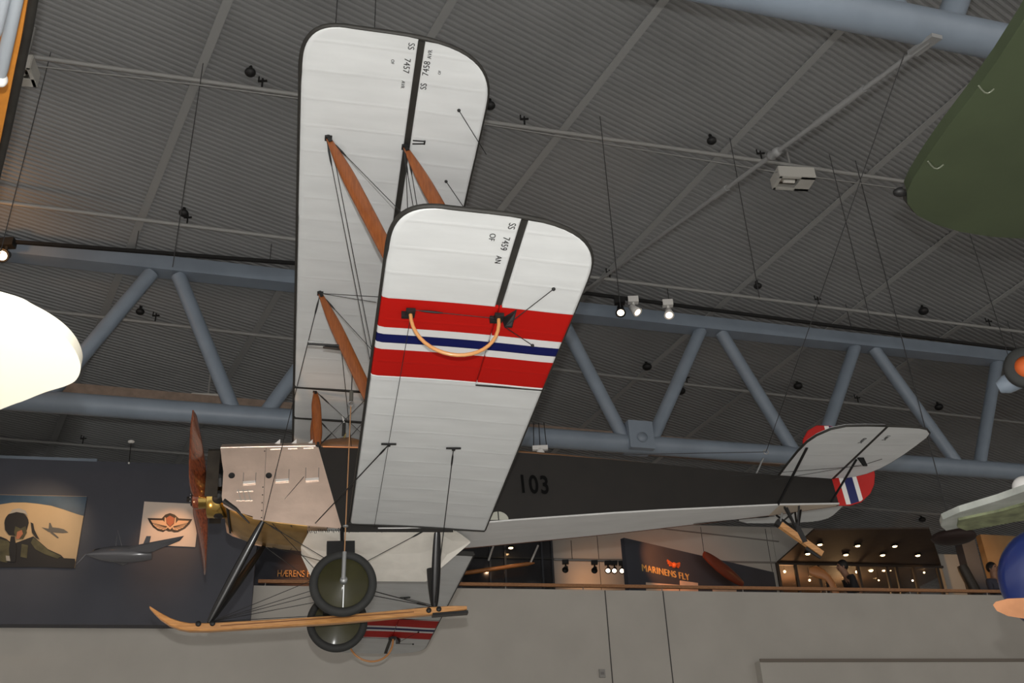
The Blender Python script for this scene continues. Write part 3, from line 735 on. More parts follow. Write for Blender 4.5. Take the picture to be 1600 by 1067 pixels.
person(Vector((pp_.x + .42, pp_.y, zf + .02)), PI + math.atan2(gu.y, gu.x) - .15, 0.30, 'person in a black short-sleeved shirt leaning at the gallery rail with one arm out', M_shirt,
       (((-.08, -.06, -.24), (-.26, -.02, .0)), ((.05, .05, -.26), (.2, 0, -.1))))
pp_ = at_pl(1549, 895, GA - gn * 0.75, gn)
person(Vector((pp_.x, pp_.y, zf + .01)), -PI / 2 + 0.5, 0.05, 'person in a dark jumper standing with folded arms behind the rail at right', M_grey,
       (((.06, -.06, -.24), (.14, .20, .04)), ((.06, .06, -.24), (.14, -.20, .06))))

# ---- pictures on the dark left wall
pn = gn; PP = GA + gn * 0.305
def wallpic(px, py, off=0.0): return at_pl(px, py, PP + gn * off, gn)
pic = empty('pilot_picture', wallpic(0, 884), 'large photograph of a helmeted pilot with a jet in the sky, on the dark wall', 'picture')
og = pic.location
def pl_(name, pts, off, mt, th=0.006, par=pic): return card(name, pts, PP + gn * off, gn, th, mt, parent=par, org=par.location)
M_sky = mat('picture_sky', (0.58, 0.40, 0.22), 0.5, noise=0.1, nscale=1.0)
pl_('print', [(-150, 770), (136, 776), (117, 887.5), (-150, 880)], 0.0, M_sky, 0.02)
arc = [(-150, 770), (136, 776)] + [(131, 806), (120, 803), (100, 796), (80, 790), (60, 787), (40, 785), (20, 785), (0, 788), (-150, 800)]
pl_('blue_sky', arc, 0.021, mat('picture_blue', (0.035, 0.075, 0.125), 0.5, noise=0.3, nscale=2))
M_pd = mat('pilot_dark', (0.012, 0.010, 0.010), 0.5); M_po = mat('pilot_olive', (0.085, 0.075, 0.035), 0.6, noise=0.4, nscale=6)
M_ps = mat('pilot_skin', (0.45, 0.16, 0.08), 0.6); M_pw = mat('visor_grey', (0.42, 0.38, 0.33), 0.4)
pl_('suit', [(-60, 887), (-40, 850), (0, 838), (10, 842), (20, 850), (52, 838), (60, 845), (75, 858), (95, 867), (100, 872), (117, 873), (118, 878), (116, 888), (60, 886)], 0.022, M_pd)
pl_('sleeve', [(52, 840), (60, 846), (76, 860), (96, 869), (90, 873), (70, 866), (55, 858), (48, 848)], 0.029, M_po)
pl_('vest', [(0, 842), (12, 845), (22, 856), (20, 870), (10, 879), (-4, 876)], 0.029, M_po)
pl_('strap', [(34, 850), (44, 852), (42, 872), (32, 870)], 0.029, M_po)
hel = [(26 + 19 * math.cos(a * PI / 12), 817 - 19 * math.sin(a * PI / 12) * (0.95)) for a in range(0, 13)] + [(8, 828), (14, 836), (30, 838), (42, 828)]
pl_('helmet', hel, 0.030, M_pd)
pl_('visor', [(14, 803), (20, 796), (30, 794), (40, 798), (44, 806), (38, 802), (26, 800)], 0.037, M_pw)
pl_('mask', [(24, 822), (32, 826), (40, 822), (42, 832), (36, 842), (26, 842), (22, 832)], 0.038, M_po)
pl_('face', [(27, 831), (34, 828), (36, 834), (30, 842), (25, 842)], 0.045, M_ps)
pl_('hose', [(17, 838), (23, 838), (26, 860), (24, 878), (16, 878), (14, 858)], 0.036, M_pd)
pl_('patch', [(9, 868), (18, 869), (17, 877), (10, 876)], 0.036, M_pw)
pl_('earpiece', [(48, 816), (52, 818), (54, 828), (58, 836), (62, 843), (56, 840), (50, 832)], 0.036, M_pd)
M_jet = mat('jet_grey', (0.10, 0.09, 0.08), 0.5)
pl_('jet', [(65, 824), (76, 826), (77, 817), (79, 817), (82, 824), (92, 825), (100, 827), (107, 832), (98, 833), (86, 832), (76, 831)], 0.022, M_jet)
pl_('jet_wing', [(78, 832), (82, 831), (92, 840), (90, 841)], 0.024, M_jet)
light('picture_glow', 'SPOT', wallpic(60, 760, 1.6) + Vector((0, 0, 0.6)), 60, (1, 0.72, 0.45), 0.05, target=wallpic(50, 830), angle=75, blend=0.8)

bd = empty('badge_picture', wallpic(217, 851), 'pale square print of a black-edged winged crown badge, behind the propeller', 'picture')
pl_('print', [(225.7, 784), (313, 788), (305, 855), (217, 851)], 0.0, mat('pale_print', (0.74, 0.62, 0.52), 0.6), 0.02, bd)
def B(x, y): return (x / 4.706, 760 + y / 4.706)
outer = [B(1085, 233), B(1190, 235), B(1215, 208), B(1250, 196), B(1285, 208), B(1315, 235), B(1413, 241), B(1395, 275), B(1360, 310), B(1310, 335), B(1280, 338), B(1262, 330), B(1240, 332), B(1220, 322), B(1200, 335), B(1160, 325), B(1125, 300), B(1100, 265)]
pl_('badge_edge', outer, 0.021, M_pd, 0.006, bd)
M_bw = mat('badge_feathers', (0.72, 0.46, 0.28), 0.6)
pl_('left_wing', [B(1108, 247), B(1200, 250), B(1235, 300), B(1225, 312), B(1205, 322), B(1160, 310), B(1130, 285)], 0.028, M_bw, 0.006, bd)
pl_('right_wing', [B(1390, 253), B(1310, 250), B(1270, 300), B(1270, 315), B(1300, 324), B(1345, 303), B(1375, 275)], 0.028, M_bw, 0.006, bd)
pl_('shield', [B(1222, 232), B(1250, 215), B(1282, 232), B(1278, 270), B(1250, 296), B(1226, 270)], 0.029, mat('badge_red', (0.42, 0.13, 0.06), 0.6), 0.008, bd)
pl_('wreath', [B(1212, 225), B(1220, 232), B(1224, 275), B(1250, 300), B(1280, 275), B(1286, 232), B(1294, 225), B(1292, 280), B(1250, 318), B(1208, 278)], 0.030, M_bw, 0.006, bd)
for i in range(6):
    for s, cx in ((-1, 1228), (1, 1274)):
        x0, y0 = cx, 296; x1 = cx + s * (30 + 16 * i); y1 = 330 - 12 * i
        pl_('feather_line', [B(x0, y0), B(x1, y1), B(x1, y1 - 3), B(x0, y0 - 3)], 0.035, M_pd, 0.002, bd)
light('badge_glow', 'SPOT', wallpic(262, 800, 1.3) + Vector((0, 0, 0.9)), 75, (1, 0.50, 0.22), 0.05, target=wallpic(263, 850), angle=52, blend=0.9)

# hanging jet model in front of the dark wall
M_mod = mat('model_grey', (0.13, 0.13, 0.14), 0.22, coat=0.5)
def mp_(px, py, d=1.1): return at_pl(px, py, PP + gn * d, gn)
jm = empty('model_jet', mp_(170, 868), 'glossy grey model jet hanging in front of the dark wall between the two pictures', 'model plane')
og = jm.location
a, b = mp_(134, 866), mp_(238, 866)
pts = [a + (b - a) * t for t in (0, .1, .25, .45, .7, .9, 1)]
rel(MB().tube(pts, [.01, .06, .12, .15, .15, .12, .09], 16), og).build('fuselage', M_mod, jm)
rel(MB().tube([mp_(118, 883), a], [.004, .02], 8), og).build('nose_probe', M_mod, jm)
rel(MB().prism([mp_(175, 864), mp_(183, 858), mp_(287, 838, 1.6), mp_(281, 845, 1.6), mp_(240, 862, 1.3), mp_(215, 868)], gn * 0.03), og).build('wing', M_mod, jm)
rel(MB().prism([mp_(150, 868), mp_(168, 866), mp_(200, 880, .7), mp_(192, 884, .7)], gn * 0.03), og).build('wing', M_mod, jm)
rel(MB().prism([mp_(218, 864), mp_(230, 864), mp_(236, 838), mp_(229, 838)], gn * 0.02), og).build('tail_fin', M_mod, jm)
rel(MB().ball(mp_(156, 862), .07, 12, 8, (2.0, 1, .9)), og).build('canopy', M_dglass, jm)
rel(MB().tube([mp_(180, 860), mp_(184, 828), mp_(192, 860)], .004, 6), og).build('hanging_line', M_pipe, jm)
# small hanging lamp at left
a = at_d(205, 690, 19.5)
o = empty('pendant_spot', a, 'tiny white-capped pendant on a short chain above the dark wall', 'lamp')
MB().ball((0, 0, 0), .045, 12, 8, (1.4, 1, .7)).build('cap', M_white, o)
MB().tube([(0, 0, 0), (0.02, 0, -.42)], .008, 6).build('chain', M_iron, o)
MB().ball((0.02, 0, -.42), .02, 8, 6).build('end_bead', M_white, o)

light('exhibit_spot', 'SPOT', (-6.5, 7.5, 2.2), 260, (1, 0.60, 0.34), 0.08, target=(-3.3, 10.4, 5.5), angle=32, blend=0.8)
# ---- neighbouring aircraft parts
def plate(name, pxs, z, th, mt, label, cat, edge=None, er=0.02, M_e=M_edge, dz=0.0):
    pts = [at_z(px, py, z) for px, py in pxs]
    o = empty(name, pts[0], label, cat); og = pts[0]
    rel(MB().prism(pts, (0, 0, th)), og).build('skin', mt, o)
    if edge: rel(MB().tube([at_z(px, py, z) + Vector((0, 0, th / 2)) for px, py in edge], er, 8), og).build('edge', M_e, o)
    return o
crm = mat('cream_skin', (0.86, 0.82, 0.68), 0.6)
def smooth_closed(pts, n=6):
    out = []
    N = len(pts)
    for i in range(N):
        p0, p1, p2, p3 = [Vector((*pts[(i + k) % N], 0)) for k in (-1, 0, 1, 2)]
        for j in range(n):
            t = j / n
            out.append(tuple((0.5 * ((2 * p1) + (-p0 + p2) * t + (2 * p0 - 5 * p1 + 4 * p2 - p3) * t * t + (-p0 + 3 * p1 - 3 * p2 + p3) * t ** 3))[:2]))
    return out
tipo = [(-420, 400), (-200, 430), (0, 475), (50, 495), (85, 515), (108, 535), (121, 555), (126, 575), (120, 592), (105, 602), (70, 613), (35, 627), (0, 640), (-200, 720), (-420, 800)]
plate('cream_wing_tip', smooth_closed(tipo, 5), 1.9, 0.05, crm, 'overexposed cream rounded wing tip entering from the left edge', 'wing', None)
org = mat('orange_dope', (0.58, 0.22, 0.03), 0.5, noise=0.1)
o = plate('orange_wing', [(-330, -60), (48, -60), (43, 0), (33, 60), (22, 112), (0, 222), (-25, 330), (-330, 330)], 4.6, 0.18, org, 'bright orange wing with a dark edge in the top left corner', 'wing', [(55, -60), (48, 0), (38, 60), (27, 115), (4, 225), (-22, 335)], 0.035)
stm = mat('grey_float_strut', (0.30, 0.33, 0.36), 0.35, coat=0.3)
so_ = empty('grey_strut', at_z(0, 100, 4.2), 'bundle of pale grey round struts in front of the orange wing', 'strut')
for (p, q, r) in (((34, -40), (-2, 130), 0.035), ((18, -50), (-8, 60), 0.03), ((2, -40), (-14, 60), 0.03)):
    a, b = at_z(*p, 4.25), at_z(*q, 4.1)
    rel(MB().tube([a, a + (b - a) * .08, a + (b - a) * .85, b], [r * .6, r, r, r * .7], 14), so_.location).build('strut', stm, so_)
a = at_z(2, 125, 4.1); rel(MB().ball(a, 0.035, 12, 8, (1, 1, 1.3)), so_.location).build('end_fitting', M_white, so_)

grn = mat('olive_green_dope', (0.050, 0.066, 0.034), 0.45, noise=0.12, nscale=1.5, bump=0.1, bscale=5)
gpx = [(1900, -420), (1700, -150), (1622, -10), (1600, 30), (1560, 92), (1520, 148), (1480, 200), (1450, 242), (1426, 280), (1417, 300), (1418, 318), (1432, 336), (1460, 350), (1500, 362), (1550, 370), (1600, 373), (1700, 378), (1950, 380)]
o = plate('green_wing', gpx, 4.4, 0.10, grn, 'large olive green wing tip filling the upper right edge', 'wing', gpx[9:], 0.022, M_edge)
ob = MB().ball((0, 0, 0), 0.055, 12, 8, (1.3, 1, .8)); p = at_z(1408, 300, 4.45)
ob = rel(MB().ball(p, 0.045, 12, 8, (1.4, 1, .8)), o.location).build('tip_light', M_iron, o)
M_loop = mat('green_loop', (0.16, 0.18, 0.13), 0.3, coat=0.5)
for (px, py) in ((1462, 258), (1541, 140)):
    pts = [at_z(px - 12 + 24 * t, py - 6 + 9 * math.sin(PI * t) + 5 * t, 4.38) for t in (0, .2, .4, .6, .8, 1)]
    rel(MB().tube(pts, 0.006, 8), o.location).build('hand_grip', M_loop, o)
# white-green wing at right
wgm = mat('grey_green_skin', (0.34, 0.36, 0.33), 0.4, noise=0.25, nscale=5)
wgm2 = mat('mossy_underside', (0.17, 0.19, 0.10), 0.5, noise=0.5, nscale=9)
pA_ = [at_z(px, py, 2.35) for px, py in ((1470, 822), (1473, 812), (1500, 800), (1560, 782), (1600, 768), (1800, 705), (1800, 770), (1600, 801), (1540, 815), (1498, 825), (1478, 829))]
wo = empty('grey_green_wing', pA_[0], 'pale grey and mossy green wing tip at the right edge above the gallery', 'wing')
rel(MB().prism(pA_, (0, 0, 0.05)), wo.location).build('upper_skin', wgm, wo)
pB_ = [at_z(px, py, 2.33) for px, py in ((1496, 824), (1498, 813), (1560, 800), (1600, 789), (1800, 735), (1800, 790), (1600, 813), (1540, 824), (1510, 829))]
rel(MB().prism(pB_, (0, 0, 0.02)), wo.location).build('underside', wgm2, wo)
# dark red tank behind it
p = at_d(1490, 839, 16)
build_at(MB().ball(p, 0.25, 20, 12, (1.3, 1, .42)), 'drop_tank', mat('dark_maroon', (0.020, 0.008, 0.006), 0.7), p, label='dark maroon rounded tank under the grey-green wing tip', cat='tank')
cable('hanging_wire', [p + Vector((0, 0, .15)), Vector((p.x, p.y, ceil_z(p.x, p.y)))], .008, 'thin wire carrying the maroon tank behind the grey-green wing', 'wire')
# blue cowling and wooden blade at right edge
p = at_d(1651, 905, 7.0); d_ = (CAM - p).normalized()
bo = empty('blue_cowling', p, 'round royal blue cowling cut by the right edge of the picture', 'cowling')
R_ = 0.325
MB().lathe((0, 0, 0), d_, [(R_ * .98, -.5), (R_, -.2), (R_, .0), (R_ * .96, .06), (R_ * .85, .10), (R_ * .5, .13), (0, .14)], 48).build('nose_ring', mat('royal_blue', (0.005, 0.014, 0.085), 0.35, coat=0.3), bo)
pts = [(1552, 945), (1556, 940), (1575, 935), (1600, 934), (1680, 940), (1680, 968), (1600, 966), (1575, 962), (1558, 954)]
q = [at_d(px, py, 6.4) for px, py in pts]
build_at(MB().prism(q, d_ * 0.04), 'propeller_blade', mat('tan_wood_blade', (0.34, 0.16, 0.08), 0.85, noise=0.2, spec=.1), q[0], label='tan wooden propeller blade tip crossing the blue cowling', cat='propeller blade')
# wheel by the far right truss node
p = at_d(1604, 574, 9.0); ax = (CAM - p + Vector((1.5, 1, 2))).normalized()
wo = empty('landing_gear', p, 'small black wheel with orange hub and short grey leg below the green wing', 'landing gear')
MB().lathe((0, 0, 0), ax, [(.09, -.04), (.15, -.05), (.17, -.02), (.17, .02), (.15, .05), (.09, .04)], 28).build('tyre', M_rub, wo)
MB().lathe((0, 0, 0), ax, [(.11, -.045), (.05, .05), (0, .06)], 20).build('hub', mat('orange_hub', (0.6, 0.12, 0.03), 0.4), wo)
a = at_d(1560, 606, 9.2); b = at_d(1620, 580, 9.2)
rel(MB().tube([a, a + (b - a) * .2, b], [0.05, .08, .08], 14), wo.location).build('landing_leg', M_steel, wo)
p = at_d(1601, 761, 9)
bo = empty('white_float_nose', p, 'small white rounded nose cone at the right edge above the grey-green wing', 'nose cone')
MB().ball((0, 0, 0), .085, 18, 12, (1.1, 1, 1.05)).build('cone', M_white, bo)
MB().ball((0.0, -.07, -.06), .015, 8, 6).build('rivet', M_iron, bo)
# ceiling camera / lamp on the truss tube
p = at_pl(844, 700, T0 - n_t * 0.24, n_t)
o = empty('emergency_lamp', p, 'small white twin lamp strapped under the truss tube beside the wing', 'lamp')
MB().box((0, 0, 0), (0.28, .08, .08)).build('bar', M_white, o)
MB().lathe((0, 0, 0), (0, -.3, -1), [(.03, .0), (.08, .12), (0, .12)], 14).build('shade', M_white, o)
for s in (-.12, 0, .12):
    MB().tube([(s, 0, 0), (s * .9, -.02, .2), (s * .8, 0.0, .5)], .008, 6).build('strap', M_iron, o)

# ================================================================== THE BIPLANE
A3 = Matrix(((0.9752853791469356, -0.21530856366284523, -0.04960495575706709), (0.21777204961791424, 0.9746579958692693, 0.05115784879480585), (0.03733314381927611, -0.060696074844606276, 0.9974578802490996)))
TT = Vector((-1.91749951, 10.61594285, 3.40953356 + CZ))
MA = Matrix.Translation(TT) @ A3.to_4x4()
AI = A3.transposed()
plane = empty('biplane', MA, 'white-winged biplane with red, white and blue wing bands hanging nose left in the middle', 'airplane')
def lray(px, py): return AI @ ray(px, py)
LO = AI @ (CAM - TT)
def on(px, py, ax, c):                                   # point of a flat part of the machine, in its own frame
    d = lray(px, py); return LO + d * ((c - LO[ax]) / d[ax])

STAG, GAP, INC, DIH = 0.634, 1.68, 0.0646, 0.0377
CH, SP = 1.473, 5.51
SI, TD = math.sin(INC), math.tan(DIH)
OX, RS, OY, IY = 0.238, 0.875, 4.387, 2.238
def wp(up, side, x, y, dz=0.0):
    """point on the wing underside: x from the leading edge, y out from the root"""
    return Vector((x - (STAG if up else 0), side * y, (y - 0.38) * TD - SI * x + (GAP if up else 0) + dz))
def _corner(y0, dy, n=30): return [y0 + dy * math.sin(PI / 2 * i / n) for i in range(n + 1)]
LEt = [(y, .38 * (1 - max(0, 1 - ((y - 5.0) / .508) ** 3) ** (1 / 3))) for y in _corner(5.0, .508)]
TEt = [(y, .55 + .923 * max(0, 1 - ((y - 4.85) / .658) ** 3) ** (1 / 3)) for y in _corner(4.85, .658)]
def interp(t, y):
    if y <= t[0][0]: return t[0][1]
    for (a, b), (c, d) in zip(t, t[1:]):
        if y <= c: return b + (d - b) * (y - a) / (c - a)
    return t[-1][1]
def foil(c):                                            # (underside, upper) heights over the chord fraction
    lo = 0.012 * math.sin(PI * min(1, c * 1.1)) + (0.02 * (1 - c / 0.03) ** 2 if c < 0.03 else 0)
    th = 0.085 * (2.9 * math.sqrt(max(c, 0)) * (1 - c)) * (1 - .35 * c) if c < 1 else 0
    return lo, lo + max(th, 0.006)
def wing_part(up, side, ys, xa, xb, n=12):
    rings = []
    for y in ys:
        a, b = xa(y), xb(y)
        le, te = interp(LEt, y), interp(TEt, y)
        a = max(a, le) if a is not None else le; b = min(b, te)
        if b - a < 0.002: b = a + 0.002
        tipf = 1.0 if y < 5.0 else max(0.12, math.sqrt(max(0, 1 - ((y - 5.0) / 0.515) ** 2)))
        low = []; hi = []
        for i in range(n + 1):
            t = 0.5 - 0.5 * math.cos(PI * i / n); x = a + (b - a) * t
            c = min(1, max(0, x / CH)); l, h = foil(c)
            if i == 0 and a <= le + 1e-4: l = h = 0.028
            low.append(wp(up, side, x, y, l * tipf if y > 5 else l)); hi.append(wp(up, side, x, y, (l + (h - l) * tipf)))
        rings.append(low + hi[::-1])
    mb = MB(); mb.loft(rings, True); return mb
def lin(a, b, n): return [a + (b - a) * i / n for i in range(n + 1)]
tipys = [4.9] + [5.0 + .5075 * math.sin(PI / 2 * i / 14) for i in range(15)]
YA, YB = 3.36, 4.47                                   # aileron inboard end / change of the hinge gap
def make_wing(up, side, near):
    F = M_flag if not up else M_fab
    nm = ('upper' if up else 'lower')
    root = 0.385
    rib = lin(root, YA, 14)
    w1 = wing_part(up, side, rib, lambda y: 0.0, lambda y: 9.0)
    w1.sm = [True] * len(w1.sm)
    p = w1.build(nm + '_wing', F, plane)
    sp = wing_part(up, side, lin(YA, YB, 4), lambda y: 0.0, lambda y: 0.862 if up else 0.893)
    sp.build('outer_skin', F, p)
    sp = wing_part(up, side, [YB, 4.6, 4.75] + tipys, lambda y: 0.0, lambda y: 0.862)
    sp.build('outer_skin', F, p)
    al = wing_part(up, side, lin(YA + 0.012, YB, 4), lambda y: 0.918 if up else 0.903, lambda y: 9, 8).build('aileron', F, plane)
    wing_part(up, side, [YB, 4.6, 4.75] + tipys[:-3], lambda y: 0.918, lambda y: 9, 8).build('tip_skin', F, al)
    # exposed dark spar in the hinge gap
    mb = MB().bar(wp(up, side, .89, (YA if up else YB) - .02, .05), wp(up, side, .89, 5.46, .035), 0.06, 0.03)
    mb.build('hinge_spar', M_edge, p)
    mb = MB().bar(wp(up, side, .898, YA, .05), wp(up, side, .898, YB, .05), 0.014, 0.03); mb.build('hinge_slot', M_edge, p)
    mb = MB().bar(wp(up, side, .893, YA, .004), wp(up, side, 1.47, YA, .004), 0.014, 0.01); mb.build('aileron_end_gap', M_edge, p)
    # dark binding round the edge
    pts = [wp(up, side, -.004, y, .03) for y in (root, 2, 4, 4.9)] + [wp(up, side, x, y, .025) for y, x in LEt[1::2]] + [wp(up, side, .38, 5.508, .022)]
    pts += [wp(up, side, x, y, .022) for y, x in TEt[::-2]] + [wp(up, side, 1.475, y, .012) for y in (4, 2, root)]
    n = len(pts); rs = [0.013] * 4 + [0.019] * (n - 7) + [0.014] * 3
    MB().tube(pts, rs, 8).build('edge_tape', M_edge, p)
    # root closing edge
    MB().bar(wp(up, side, 0, root, .02), wp(up, side, CH, root, .015), 0.022, 0.05).build('root_strip', M_edge, p)
    return p, al
wings = {}
for up in (0, 1):
    for side in (-1, 1):
        wings[(up, side)] = make_wing(up, side, side < 0)
# upper centre section
rings = []
for y in (-0.372, 0.372):
    low = []; hi = []
    for i in range(13):
        t = 0.5 - 0.5 * math.cos(PI * i / 12); x = CH * t; l, h = foil(t)
        if i == 0: l = h = .028
        low.append(Vector((x - STAG, y, -SI * x + GAP + l))); hi.append(Vector((x - STAG, y, -SI * x + GAP + h)))
    rings.append(low + hi[::-1])
cs = MB().loft(rings, True).build('centre_section', M_fab, plane)
for s in (-1, 1):
    MB().bar((-STAG, s * .378, GAP + .012), (CH - STAG, s * .378, GAP - SI * CH + .008), .025, .03).build('joint_strap', M_edge, cs)
MB().tube([(-STAG - .004, -.4, GAP + .03), (-STAG - .004, .4, GAP + .03)], .013, 8).build('edge_tape', M_edge, cs)

# lettering on the undersides
M_ink = mat('black_stencil', (0.02, 0.02, 0.02), 0.6)
def wtext(up, x, y, body, size, rev, par):
    o = wp(up, -1, x, y, 0.004 if x < .86 else -0.002)
    X = (wp(up, -1, x, y - .1) - wp(up, -1, x, y)); Y = (wp(up, -1, x + .1, y) - wp(up, -1, x, y))
    if rev: X, Y = -X, -Y
    X.normalize(); Y.normalize(); n = X.cross(Y)
    # keep the letters just under the cloth
    c = min(1, x / CH); l, h = foil(c)
    o = wp(up, -1, x, y, l) + n * 0.006
    text_mesh('lettering', body, size, o, X, Y, M_ink, par, 0.001, spacing=1.05)
pL = wings[(0, -1)][0]; pU = wings[(1, -1)][0]; aL = wings[(0, -1)][1]; aU = wings[(1, -1)][1]
wtext(0, .812, 5.41, 'SS', 0.07, False, pL); wtext(0, .80, 5.22, '7459', 0.07, False, pL); wtext(0, .785, 5.04, 'AN', 0.06, False, pL); wtext(0, .70, 5.275, 'OF', 0.06, False, pL)
wtext(1, .815, 5.42, 'SS', 0.07, False, pU); wtext(1, .80, 5.23, '7457', 0.07, False, pU); wtext(1, .79, 5.04, 'AVR', 0.04, False, pU); wtext(1, .69, 5.25, 'OF', 0.035, False, pU)
wtext(1, .965, 5.37, 'AVR', 0.045, True, aU); wtext(1, .955, 5.23, '7458', 0.07, True, aU); wtext(1, .955, 5.05, 'SS', 0.07, True, aU); wtext(1, 1.06, 5.21, 'OF', 0.03, True, aU)

# ---- fuselage
def hw(x): return interp([(1.2, .38), (1.8, .378), (3.3, .335), (5.2, .17), (6.09, .03)], x)
def zb(x): return interp([(-1.0, .07), (-.9, .065), (-.1, -.05), (.6, -.055), (1.0, -.035), (1.8, .03), (6.09, .345)], x)
def zt_f(x): return interp([(-1.4, .89), (-.35, .925), (.1, .915), (1.98, .87), (3.417, .775), (5.2, .675), (6.09, .688)], x)
def ridge(x): return interp([(-1.4, .02), (-.45, .10), (-.15, .22), (.05, .24), (.3, .14), (.9, .12), (2, .10), (4, .03), (6.09, .0)], x)
xs = [-.45, -.2, 0, .3, .6, 1.0, 1.4, 1.8, 2.4, 3.0, 3.6, 4.2, 4.8, 5.2, 5.6, 6.09]
side_r = []; deck_r = []; bell_r = []
for x in xs:
    h, b, t = hw(x), zb(x), zt_f(x)
    side_r.append([Vector((x, -h, b)), Vector((x, h, b)), Vector((x, h, t)), Vector((x, -h, t))])
    deck_r.append([Vector((x, -h, t)), Vector((x, h, t)), Vector((x, h * .75, t + ridge(x) * .75)), Vector((x, h * .3, t + ridge(x))), Vector((x, -h * .3, t + ridge(x))), Vector((x, -h * .75, t + ridge(x) * .75))])
    bell_r.append([Vector((x, -h - .002, b - .002)), Vector((x, h + .002, b - .002)), Vector((x, h - .01, b - .008)), Vector((x, -h + .01, b - .008))])
fus = MB().loft(side_r).build('fuselage', M_dark, plane)
MB().loft(deck_r, True).build('decking', M_deck, fus)
MB().loft(bell_r[:-2]).build('belly', M_belly, fus)
MB().loft([[v + Vector((0, 0, -.003)) for v in r] for r in bell_r[-3:]]).build('tail_underside', mat('pale_ply', (0.5, 0.42, 0.33), .6), fus)
# longeron strips
for s in (-1, 1):
    MB().tube([(x, s * (hw(x) + .003), zb(x)) for x in xs[3:]], .012, 6).build('longeron', mat('brown_longeron', (.10, .035, .015), .5) if s > 0 else M_belly, fus)
MB().tube([(x, -hw(x) - .004, zt_f(x)) for x in (-.3, -.05, .16)], .012, 8).build('cockpit_rail', mat('copper_edge', (.5, .2, .08), .35, .5), fus)
# dark transparent lower window
c_ = on(779, 812, 1, -.385)
mb = MB(); pts = [Vector((c_.x + .115 * math.cos(a), -.388, zb(c_.x) + .012 + .10 * math.sin(a))) for a in [PI * i / 10 for i in range(11)]]
mb.prism(pts, (0, -.004, 0)); mb.build('lower_window', mat('pale_window', (.42, .42, .36), .3), fus)
MB().tube([pts[5] + Vector((0, -.006, 0)), Vector((c_.x, -.394, zb(c_.x) + .01))], .006, 6).build('window_bar', M_blk, fus)
text_mesh('lettering', '103', 0.31, Vector(((1.881 + 2.25) / 2 + .02, -.382, .45)), (1, 0, -.05), (0, 0, 1), mat('black_number', (.003, .003, .003), .9, spec=.1), fus, 0.0015, spacing=1.15, sx=0.72, offset=.006)

# ---- aluminium cowling
def sheet(pts, y0, th): return MB().prism([(p[0], y0, p[1]) for p in pts], (0, th, 0))
cpts = [(-1.402, .895), (-1.38, .75), (-1.354, .615), (-1.352, .457), (-1.352, .324), (-1.329, .222), (-1.267, .178), (-1.143, .133), (-1.02, .096), (-1.019, .067), (-.912, .048), (-.519, -.005), (-.087, -.054), (-.351, .925)]
cow = sheet(cpts, -.392, .008).build('engine_cowling', M_alu, plane)
sheet(cpts, .384, .008).build('far_side_panel', M_alu, cow)
rings = []
for x, z in ((-1.402, .895), (-1.0, .91), (-.6, .92), (-.351, .925)):
    rings.append([Vector((x, -.388, z)), Vector((x, -.34, z + .05)), Vector((x, -.2, z + .14)), Vector((x, 0, z + .20)), Vector((x, .2, z + .14)), Vector((x, .34, z + .05)), Vector((x, .388, z)), Vector((x, .2, z + .12)), Vector((x, 0, z + .18)), Vector((x, -.2, z + .12))])
MB().loft(rings, True).build('top_panel', M_alu, cow)
rings = []
for x, z in ((-1.35, .34), (-1.31, .27), (-1.25, .19), (-1.16, .135), (-1.05, .088), (-.9, .045), (-.7, .012), (-.45, -.02)):
    rings.append([Vector((x, -.385, z)), Vector((x, -.2, z - .012)), Vector((x, .2, z - .012)), Vector((x, .385, z)), Vector((x, .385, z + .01)), Vector((x, -.385, z + .01))])
MB().loft(rings, True).build('undertray', M_alu2, cow)
MB().prism([(-.45, -.38, -.022), (-.45, .38, -.022), (.05, .38, -.06), (.05, -.38, -.06)], (0, 0, .01)).build('belly_panel', mat('tan_ply', (.35, .25, .17), .6), cow)
M_void = mat('dark_interior', (.01, .01, .01), .8)
MB().prism([(-1.30, -.36, .2), (-1.30, .36, .2), (-1.32, .36, .88), (-1.32, -.36, .88)], (.02, 0, 0)).build('firewall', M_void, cow)
for (px, py) in ((362, 743), (420, 743)):
    c_ = on(px, py, 1, -.393); MB().lathe(c_, (0, -1, 0), [(0, .001), (.03, .001), (.034, .004), (.034, 0)], 18).build('inspection_hole', M_void, cow)
M_edgeL = mat('bright_louvre', (.85, .8, .75), .3, .6)
def louv(x0, x1, z0, z1):
    y = -.395
    MB().bar((x0, y, z1), (x0, y, z0), .006, .008).bar((x1, y, z1), (x1, y, z0), .006, .008).build('louvre_side', mat('louvre_shadow', (.3, .25, .22), .5, .6), cow)
    MB().bar((x0, y - .012, z0), (x1, y - .012, z0 + .01), .012, .03).build('louvre_lip', M_edgeL, cow)
louv(-1.14, -1.01, .475, .60); louv(-.80, -.66, .50, .64); louv(-.48, -.34, .51, .66)
for x0, x1 in ((-.87, -.76), (-.68, -.58), (-.51, -.40)):
    MB().bar((x0, -.396, .885 + (x0 + .87) * .04), (x1, -.396, .887 + (x1 + .87) * .04), .012, .01).build('top_slot', M_edgeL, cow)
for x in (-.77, -.59, -.41):
    MB().prism([(x - .09, -.24, 1.0), (x, -.24, 1.0), (x, -.24, 1.085)], (0, .06, 0)).build('top_scoop', M_white, cow)
MB().bar((-.915, -.394, .90), (-.915, -.394, .06), .008, .004).build('seam', mat('seam_shadow', (.2, .16, .13), .5, .5), cow)
for z in (.08, .16, .25, .34, .43, .86):
    MB().ball((-.93, -.394, z), .007, 8, 6).build('rivet', M_iron, cow)
for x in (-.80, -.62, -.43, -.24, -.12):
    MB().ball((x, -.394, -.005 - (x + .8) * .07), .007, 8, 6).build('rivet', M_iron, cow)
mb = MB()
